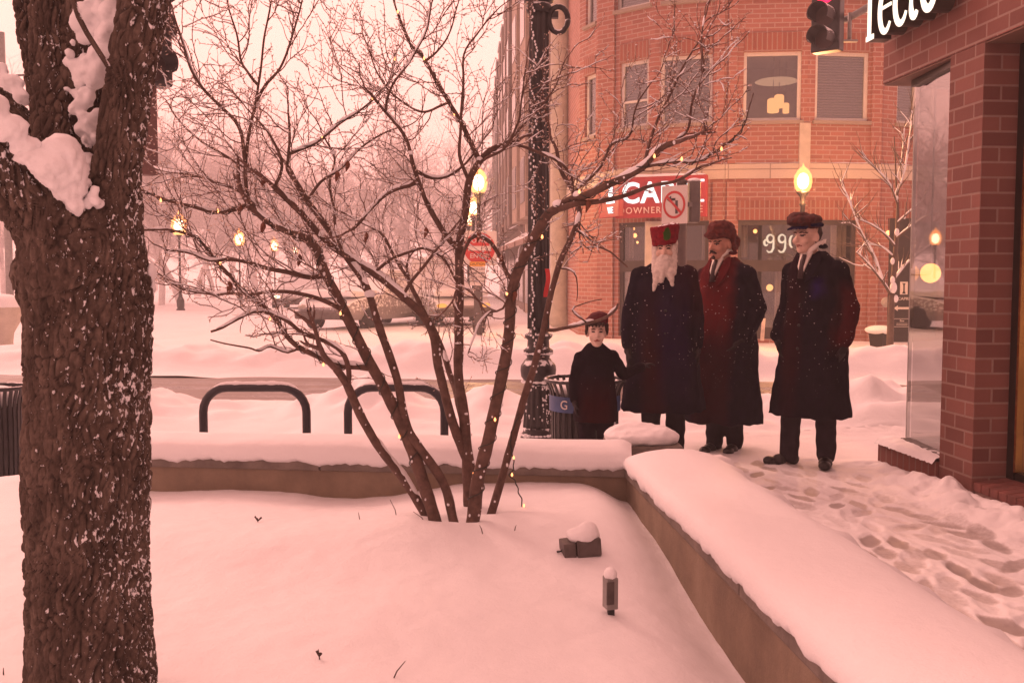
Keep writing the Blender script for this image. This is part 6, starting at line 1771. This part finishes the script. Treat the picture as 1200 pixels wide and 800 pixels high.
    def wr_(p, nrm):
        h = noise.noise(Vector((p.x * 9, p.y * 9, p.z * 2.6))) * .017 + noise.noise(Vector((p.x * 20, p.y * 20, p.z * 12))) * .008 + .012 * abs(noise.noise(Vector((p.x * 5 + 3, p.y * 5, p.z * 9)))) * sstep(.9, 1.3, p.z)
        return nrm * h
    child_mesh('coat', c, coat_mat, .012, 4, wr_)
    # trousers and shoes
    tr, shb = MB(), MB()
    for hp_, kn, an, toe in legs:
        hp_, kn, an, toe = Vector(hp_), Vector(kn), Vector(an), Vector(toe)
        tr.caps(hp_, kn, .10, .078); tr.caps(kn, an + Vector((0, 0, -.01)), .076, .066)
        fwd = (toe - an); fwd.z = 0; fwd.normalize(); base = Vector((an.x, an.y, 0))
        shb.ell(base - fwd * .03 + Vector((0, 0, .045)), (.046, .046, .045), 14, 9); shb.ell(base + fwd * .07 + Vector((0, 0, .040)), (.05, .05, .042), 14, 9); shb.ell(base + fwd * .145 + Vector((0, 0, .034)), (.046, .046, .034), 14, 9); shb.caps(base + Vector((0, 0, .06)), an + Vector((0, 0, .05)), .048, .052)
    child_mesh('trousers', tr, trouser_mat, .011, 3, lambda p, n_: n_ * .008 * noise.noise(Vector((p.x * 10, p.y * 10, p.z * 16))))
    child_mesh('shoes', shb, shoe_mat, .009, 3)
    return root, child_mesh, hc, hm, hs
COAT_L = [(1.500, 0, .01, .070, .065), (1.480, 0, .01, .090, .078), (1.455, 0, .005, .130, .095), (1.415, 0, 0, .172, .115), (1.37, 0, 0, .190, .130), (1.28, 0, 0, .195, .145), (1.15, 0, 0, .190, .150), (1.0, 0, 0, .205, .160), (.80, 0, 0, .242, .180), (.60, 0, 0, .262, .198), (.42, 0, 0, .280, .212)]
navy = (.0075, .0050, .0125); maroon = (.060, .004, .007); red_dk = (.115, .008, .010)
M_trous = cloth('dark_wool_trousers', (.011, .007, .012)); M_shoe = simple('black_leather_shoe', (.012, .009, .010), .45, .3, 20, .2)
M_shirt = simple('white_shirt', (.72, .66, .60), .8, .05, 10, .05); M_tie = simple('dark_tie', (.03, .012, .014), .6)
M_hair = simple('dark_hair', (.030, .016, .012), .8, .4, 50, .4, 150, .004)
def collar(cm, hc, hm, open_=.055, ang=0, tie=True):
    """turned-up lapels with a shirt front and tie between them"""
    m3 = rotz(ang)
    f = lambda x, y, z: m3 @ Vector((x, y, z))
    s = MB(); s.add([f(-.050, -.088, 1.535), f(.050, -.088, 1.535), f(.042, -.128, 1.46), f(0, -.150, 1.36), f(-.042, -.128, 1.46), f(0, -.112, 1.50)], [(0, 4, 5), (1, 5, 2), (4, 3, 2, 5), (0, 5, 1)])
    s2 = evaluated(s, [('SOLIDIFY', dict(thickness=.012, offset=0))]); s2.polygons.foreach_set('use_smooth', [False] * len(s2.polygons))
    return s2
def add_collar(root, k, ang=0, coat_m=None, lap=True, zoff=0):
    m3 = rotz(ang); f = lambda x, y, z: m3 @ Vector((x, y, z + zoff))
    b = MB()
    for sx_ in (-1, 1):   # shirt wings wrapping the neck
        pts = [f(sx_ * .004, -.110, 1.470), f(sx_ * .034, -.098, 1.500), f(sx_ * .056, -.066, 1.525), f(sx_ * .070, -.02, 1.540), f(sx_ * .062, .03, 1.55)]
        top = [p + Vector((0, .008, .042)) for p in pts]
        b.add(pts + top, [(i, i + 1, 6 + i, 5 + i) for i in range(4)])
    b.add([f(-.045, -.095, 1.50), f(.045, -.095, 1.50), f(.030, -.160, 1.40), f(0, -.172, 1.32), f(-.030, -.160, 1.40)], [(0, 4, 3, 2, 1)])
    me = evaluated(b, [('SOLIDIFY', dict(thickness=.010, offset=0))]); me.transform(Matrix.Scale(k, 4)); me.materials.append(M_shirt); link('shirt_collar', me, root)
    b = MB(); b.add([f(-.013, -.125, 1.482), f(.013, -.125, 1.482), f(.016, -.150, 1.44), f(.020, -.178, 1.32), f(-.020, -.178, 1.32), f(-.016, -.150, 1.44)], [(0, 5, 2, 1), (5, 4, 3, 2)])
    me = evaluated(b, [('SOLIDIFY', dict(thickness=.012, offset=0))]); me.transform(Matrix.Scale(k, 4)); me.materials.append(M_tie); link('tie', me, root)
    if lap:
        b = MB()
        for sx_ in (-1, 1):
            b.add([f(sx_ * .060, -.085, 1.53), f(sx_ * .105, -.045, 1.515), f(sx_ * .120, -.115, 1.42), f(sx_ * .090, -.158, 1.33), f(sx_ * .006, -.188, 1.24), f(sx_ * .042, -.160, 1.39)], [(0, 1, 2, 3, 4, 5)])
            b.add([f(sx_ * .060, -.085, 1.53), f(sx_ * .105, -.045, 1.515), f(sx_ * .085, .05, 1.535), f(sx_ * .050, .075, 1.55), f(sx_ * .060, .03, 1.575), f(sx_ * .066, -.03, 1.56)], [(0, 1, 2, 3, 4, 5)])
        me = evaluated(b, [('SOLIDIFY', dict(thickness=.018, offset=0)), ('SUBSURF', dict(levels=2))]); me.transform(Matrix.Scale(k, 4)); me.materials.append(coat_m); link('lapels', me, root)
def head_mesh(root, k, name, hc, hm, hs, fn, mat, vox=.007, disp=.006, fr=30):
    b = MB(); fn(b, lambda q: hc + hm @ (Vector(q) * hs), hs)
    me = remesh(b, vox, 2)
    if disp: displace(me, lambda p, n: n * disp * (noise.noise(p * fr) + .5 * noise.noise(p * fr * 2.3)))
    me.transform(Matrix.Scale(k, 4)); me.materials.append(mat); return link(name, me, root)
def buttons(root, k, pts):
    for p in pts:
        b = MB(); b.ell(p, (.011, .006, .011), 10, 6); me = b.mesh('button'); me.transform(Matrix.Scale(k, 4)); me.materials.append(M_shoe); link('button', me, root)
LEG = lambda x, y, tx, ty: ((x, 0, .90), (x * 1.02, y * .5 - .01, .49), (x * 1.05, y, .09), (x * 1.05 + tx, y + ty, .03))
# --- old man with the long white beard
d = 7.15; k = .995
coatA = cloth('old_mans_overcoat', navy, (((.026, .0035, .006), -.16, .0, -.2, 1.1, .3), ((.024, .004, .006), .06, .30, 1.1, 1.5, .12), ((.012, .005, .028), -.05, .18, .6, 1.3, .25)), .6)
armsA = [((-.175, 0, 1.40), (-.245, .02, 1.12), (-.255, -.06, .86), (-.1, -.2, -1), (1, 0, 0), (0, -1, 0), 1.0), ((.175, 0, 1.40), (.235, .02, 1.12), (.235, -.04, .86), (.1, -.2, -1), (-1, 0, 0), (0, -1, 0), 1.0)]
ra, cm, hc, hm, hs = person('old man with long white beard, tall red hat and dark overcoat beside the boy', (XD(778, d), d, .03), R(-4), k, M_skin, (R(-6), R(4), (0, -.02, -.045), .95), [(q[0] - .03, q[1], q[2], q[3] * (1.06), q[4]) for q in COAT_L], armsA, [LEG(-.085, -.03, -.03, -.16), LEG(.09, 0, .04, -.16)], coat_mat=coatA, trouser_mat=M_trous, shoe_mat=M_shoe)
M_beard = simple('white_beard', (.62, .56, .50), .85, .18, 40, .5, 130, .006)
def beard(b, A, s):
    b.ell(A((0, -.085, -.075)), (.052, .036, .045)); b.ell(A((0, -.10, -.13)), (.062, .04, .06))
    for sx_ in (-1, 1):
        b.caps(A((sx_ * .066, -.03, .02)), A((sx_ * .066, -.05, -.08)), .020, .026); b.caps(A((sx_ * .066, -.05, -.08)), A((sx_ * .055, -.10, -.17)), .030, .036)
        b.caps(A((sx_ * .010, -.108, -.045)), A((sx_ * .050, -.092, -.085)), .012, .012, 8)
    b.caps(A((-.048, -.11, -.17)), A((-.075, -.145, -.30)), .036, .011); b.caps(A((.042, -.11, -.17)), A((.064, -.140, -.265)), .034, .010); b.caps(A((-.01, -.115, -.15)), A((-.02, -.14, -.235)), .036, .014)
head_mesh(ra, k, 'beard', hc, hm, hs, beard, M_beard, .006, .005, 42)
def oldhair(b, A, s):
    for sx_ in (-1, 1): b.caps(A((sx_ * .080, .0, .055)), A((sx_ * .083, .01, -.09)), .019, .014)
    b.ell(A((0, .085, -.02)), (.07, .03, .08))
head_mesh(ra, k, 'hair', hc, hm, hs, oldhair, M_beard, .007, .005, 40)
def tallhat_mat():
    m, t, out = nt('red_felt_hat'); tc = N(t, 'TexCoord'); v = tc.outputs['Object']
    n = nz(t, v, 26, 5, .65)
    c = ramp(t, n, [(.3, (.085, .004, .010)), (.7, (.27, .010, .022))])
    # green badge sewn on the front
    mp_ = N(t, 'Mapping'); mp_.inputs['Location'].default_value = (-.005 * k, .115 * k, -1.665 * k); L(t, v, mp_.inputs['Vector'])
    mp2 = mapping(t, mp_.outputs[0], (1 / .030, 1 / .08, 1 / .048)); ln_ = N(t, 'VectorMath', operation='LENGTH'); L(t, mp2, ln_.inputs[0])
    f = math_(t, 'ADD', ln_.outputs['Value'], math_(t, 'MULTIPLY', math_(t, 'SUBTRACT', n, .5), .9))
    mr = N(t, 'MapRange'); mr.inputs[1].default_value = 1.08; mr.inputs[2].default_value = .92; L(t, f, mr.inputs[0])
    c = mixc(t, mr.outputs[0], c, (.028, .085, .010))
    c, _f = topsnow(t, c, .10, 25)
    b = N(t, 'BsdfPrincipled'); b.inputs['Roughness'].default_value = .9; b.inputs['Specular IOR Level'].default_value = .1
    L(t, c, b.inputs['Base Color']); L(t, bump(t, n, .6, .01), b.inputs['Normal']); L(t, b.outputs[0], out.inputs[0]); return m
def tallhat(b, A, s):
    c0 = A((0, .005, .045)); 
    vs = [];  n = 26
    prof = [(.0845, .096, -.012), (.092, .105, .0), (.094, .108, .03), (.098, .112, .075), (.108, .120, .112), (.104, .116, .128), (.05, .06, .133)]
    for rx, ry, z in prof:
        for j in range(n):
            a = 2 * math.pi * j / n; vs.append(c0 + hm @ Vector((rx * math.cos(a), ry * math.sin(a), z + .014 * math.cos(a))))
    fs = [(i * n + j, i * n + (j + 1) % n, (i + 1) * n + (j + 1) % n, (i + 1) * n + j) for i in range(len(prof) - 1) for j in range(n)]
    fs += [tuple(range(n - 1, -1, -1)), tuple(range((len(prof) - 1) * n, len(prof) * n))]; b.add(vs, fs)
head_mesh(ra, k, 'tall_hat', hc, hm, hs, tallhat, tallhat_mat(), .008, .007, 24)
buttons(ra, k, [(.0, -.165, z) for z in (1.12, .96, .80)])
# --- small boy
d = 6.25; k = .628
coatB = cloth('boys_dark_coat', (.0075, .0045, .0085), (((.030, .003, .005), -.10, .10, .35, .66, .10),), .04)
coat_b = [(1.49, 0, .01, .075, .072), (1.46, 0, .01, .115, .09), (1.42, 0, .005, .155, .112), (1.36, 0, 0, .182, .132), (1.2, 0, 0, .195, .15), (1.05, 0, 0, .212, .155), (.9, 0, 0, .226, .165), (.78, 0, 0, .240, .178), (.70, 0, 0, .245, .182)]
coat_b = [(q[0], q[1], q[2], q[3] * .92, q[4]) for q in coat_b]
armsB = [((-.165, 0, 1.37), (-.225, .03, 1.12), (-.215, -.04, .92), (0, -.3, -1), (1, 0, 0), (0, -1, 0), 1.1), ((.165, 0, 1.37), (.295, .05, 1.165), (.475, .16, 1.235), (.9, .4, .25), (0, 0, -1), (0, -1, 0), 1.1)]
rb_, cm, hc, hm, hs = person('small boy in dark coat and maroon cap, one arm raised to the old man', (XD(699, d), d, .03), R(2), k, M_pale, (R(-4), R(2), (0, -.02, .0), 1.26), coat_b, armsB, [LEG(-.09, 0, -.02, -.16), LEG(.09, 0, .02, -.16)], voxel=.0058, coat_mat=coatB, trouser_mat=M_trous, shoe_mat=M_shoe)
def bhair(b, A, s):
    b.ell(A((0, .03, .045)), (.100, .112, .095)); 
    for q in (-.055, -.03, -.004, .022, .05): b.caps(A((q, -.082, .075)), A((q - .006, -.098, .046)), .016, .008, 8)
    for sx_ in (-1, 1): b.caps(A((sx_ * .080, -.02, .06)), A((sx_ * .084, -.01, -.02)), .020, .012)
head_mesh(rb_, k, 'hair', hc, hm, hs, bhair, M_hair, .009, .007, 40)
M_cap = simple('maroon_wool_cap', (.075, .006, .010), .95, .45, 28, .5, 60, .006)
def bcap(b, A, s): b.ell(A((.004, .02, .085)), (.118, .122, .068), 20, 12); b.ell(A((.02, .02, .118)), (.10, .108, .055), 20, 12)
head_mesh(rb_, k, 'cap', hc, hm, hs, bcap, M_cap, .009, .006, 30)
# --- man with moustache, turned left
d = 7.62; k = 1.005
coatC = cloth('reddish_overcoat', navy, ((red_dk, -.19, .12, .86, 1.62, .12), ((.028, .003, .006), -.15, .14, .2, .9, .2)), .8)  # red tint painted as if the brick behind showed through
armsC = [((-.172, 0, 1.40), (-.22, .03, 1.12), (-.20, -.10, .88), (0, -.5, -1), (1, 0, 0), (0, -1, 0), 1.0), ((.175, .0, 1.40), (.235, .08, 1.13), (.20, -.06, .90), (-.4, -.7, -.6), (-1, 0, 0), (0, -1, 0), 1.0)]
coat_c = [(q[0] if q[0] > .5 else .26, q[1], q[2], q[3] * 1.05, q[4]) for q in COAT_L]
coat_c[-2:] = [(.60, -.02, 0, .285, .215), (.42, -.03, .0, .32, .235), (.25, -.035, .0, .335, .245)]
rc_, cm, hc, hm, hs = person('man with a moustache in a red brown fur cap and long reddish overcoat', (XD(850, d), d, .02), R(-38), k, M_skin_r, (R(-18), R(6), (-.01, -.045, .0), 1.0), coat_c, armsC, [LEG(-.06, -.02, -.01, -.17), LEG(.07, .05, .02, -.17)], coat_mat=coatC, trouser_mat=M_trous, shoe_mat=M_shoe)
M_fur = simple('red_brown_fur', (.145, .022, .016), .95, .55, 34, .8, 60, .012, col2=(.045, .008, .008))
def furcap(b, A, s):
    b.ell(A((0, .015, .085)), (.108, .122, .066), 20, 12); b.ell(A((0, .01, .128)), (.098, .108, .05), 20, 12); b.ell(A((0, -.075, .075)), (.080, .036, .036))
    for sx_ in (-1, 1): b.caps(A((sx_ * .088, .03, .05)), A((sx_ * .086, .045, -.035)), .026, .022)
    b.ell(A((0, .10, -.0)), (.082, .035, .075))
head_mesh(rc_, k, 'fur_cap', hc, hm, hs, furcap, M_fur, .008, .011, 26)
def moust(b, A, s):
    for sx_ in (-1, 1): b.caps(A((0, -.110, -.044)), A((sx_ * .034, -.092, -.062)), .011, .007, 8)
    b.ell(A((0, -.092, -.094)), (.018, .016, .016))
head_mesh(rc_, k, 'moustache', hc, hm, hs, moust, M_hair, .0055, .003, 60)
add_collar(rc_, k, R(-8), coatC)
# --- tall clean-shaven man on the right
d = 7.1; k = 1.025
coatD = cloth('black_overcoat', (.0070, .0045, .0095), (((.022, .0032, .006), -.16, -.02, .45, 1.42, .25), ((.055, .004, .006), .20, .40, .85, 1.30, .06), ((.014, .006, .075), .055, .115, 1.22, 1.345, .03)), .6)  # small blue patch is a painted highlight
armsD = [((-.172, 0, 1.40), (-.225, .05, 1.13), (-.215, -.11, .905), (.35, -.2, -.9), (1, 0, 0), (0, -1, 0), 1.0), ((.175, 0, 1.40), (.240, .06, 1.12), (.235, -.02, .87), (-.1, -.1, -1), (-1, 0, 0), (0, -1, 0), 1.0)]
coat_d = [(q[0], q[1], q[2], q[3] * .97, q[4] * 1.0) for q in COAT_L]; coat_d[-1] = (.36, 0, .0, .275, .222)
rd_, cm, hc, hm, hs = person('clean shaven man in peaked cap and dark overcoat standing apart on the right', (XD(954, d), d, .02), R(-42), k, M_skin, (R(-14), R(2), (-.03, -.05, .005), 1.0), coat_d, armsD, [((-.10, 0, .9), (-.12, -.06, .49), (-.13, -.07, .09), (-.24, -.20, .03)), ((.085, 0, .9), (.095, .02, .49), (.10, .03, .09), (.16, -.12, .03))], coat_mat=coatD, trouser_mat=cloth('grey_black_trousers', (.020, .014, .020)), shoe_mat=M_shoe)
def pcap(b, A, s):
    b.ell(A((-.015, -.01, .105)), (.118, .128, .046), 22, 12); b.ell(A((-.045, -.015, .128)), (.085, .10, .042), 20, 12); b.ell(A((.04, -.0, .118)), (.07, .09, .032))
    b.ell(A((0, .01, .07)), (.084, .102, .03), 20, 8)
M_fcap = simple('dark_red_cap_cloth', (.100, .014, .010), .95, .55, 34, .6, 70, .008, col2=(.022, .008, .008))
head_mesh(rd_, k, 'cap_crown', hc, hm, hs, pcap, M_fcap, .008, .010, 26)
def peak(b, A, s):
    for j in range(9):
        a = R(-62 + 124 * j / 8); p0 = A((math.sin(a) * .074, -.055 - math.cos(a) * .042, .064)); p1 = A((math.sin(a) * .090, -.075 - math.cos(a) * .066, .050)); b.caps(p0, p1, .010, .007, 8)
    b.caps(A((.088, .02, .078)), A((.06, .085, .078)), .018, .016); b.caps(A((-.088, .02, .078)), A((-.06, .085, .078)), .018, .016); b.caps(A((.088, .02, .078)), A((.082, -.045, .076)), .018, .014)
head_mesh(rd_, k, 'cap_peak', hc, hm, hs, peak, cloth('navy_band', (.010, .008, .035)), .007, 0)
def short_hair(b, A, s): b.ell(A((0, .045, .02)), (.079, .072, .075)); 
head_mesh(rd_, k, 'hair', hc, hm, hs, short_hair, M_hair, .007, .004, 50)
add_collar(rd_, k, R(-6), coatD)
buttons(rd_, k, [(-.01, -.185 - .015 * i, z) for i, z in enumerate((1.14, 1.0, .84))])
# snow underfoot is on the ground already; haze around it all
m, t, out = nt('haze'); pv = N(t, 'VolumePrincipled'); pv.inputs['Color'].default_value = (.99, .98, .98, 1); pv.inputs['Density'].default_value = HAZE_D; pv.inputs['Anisotropy'].default_value = .1
L(t, pv.outputs[0], out.inputs[1])
b = MB(); b.obox((0, 110, 7.6), (220, 0, 0), (0, 170, 0), (0, 0, 8.8)); o = b.build('haze', m); o['kind'] = 'stuff'
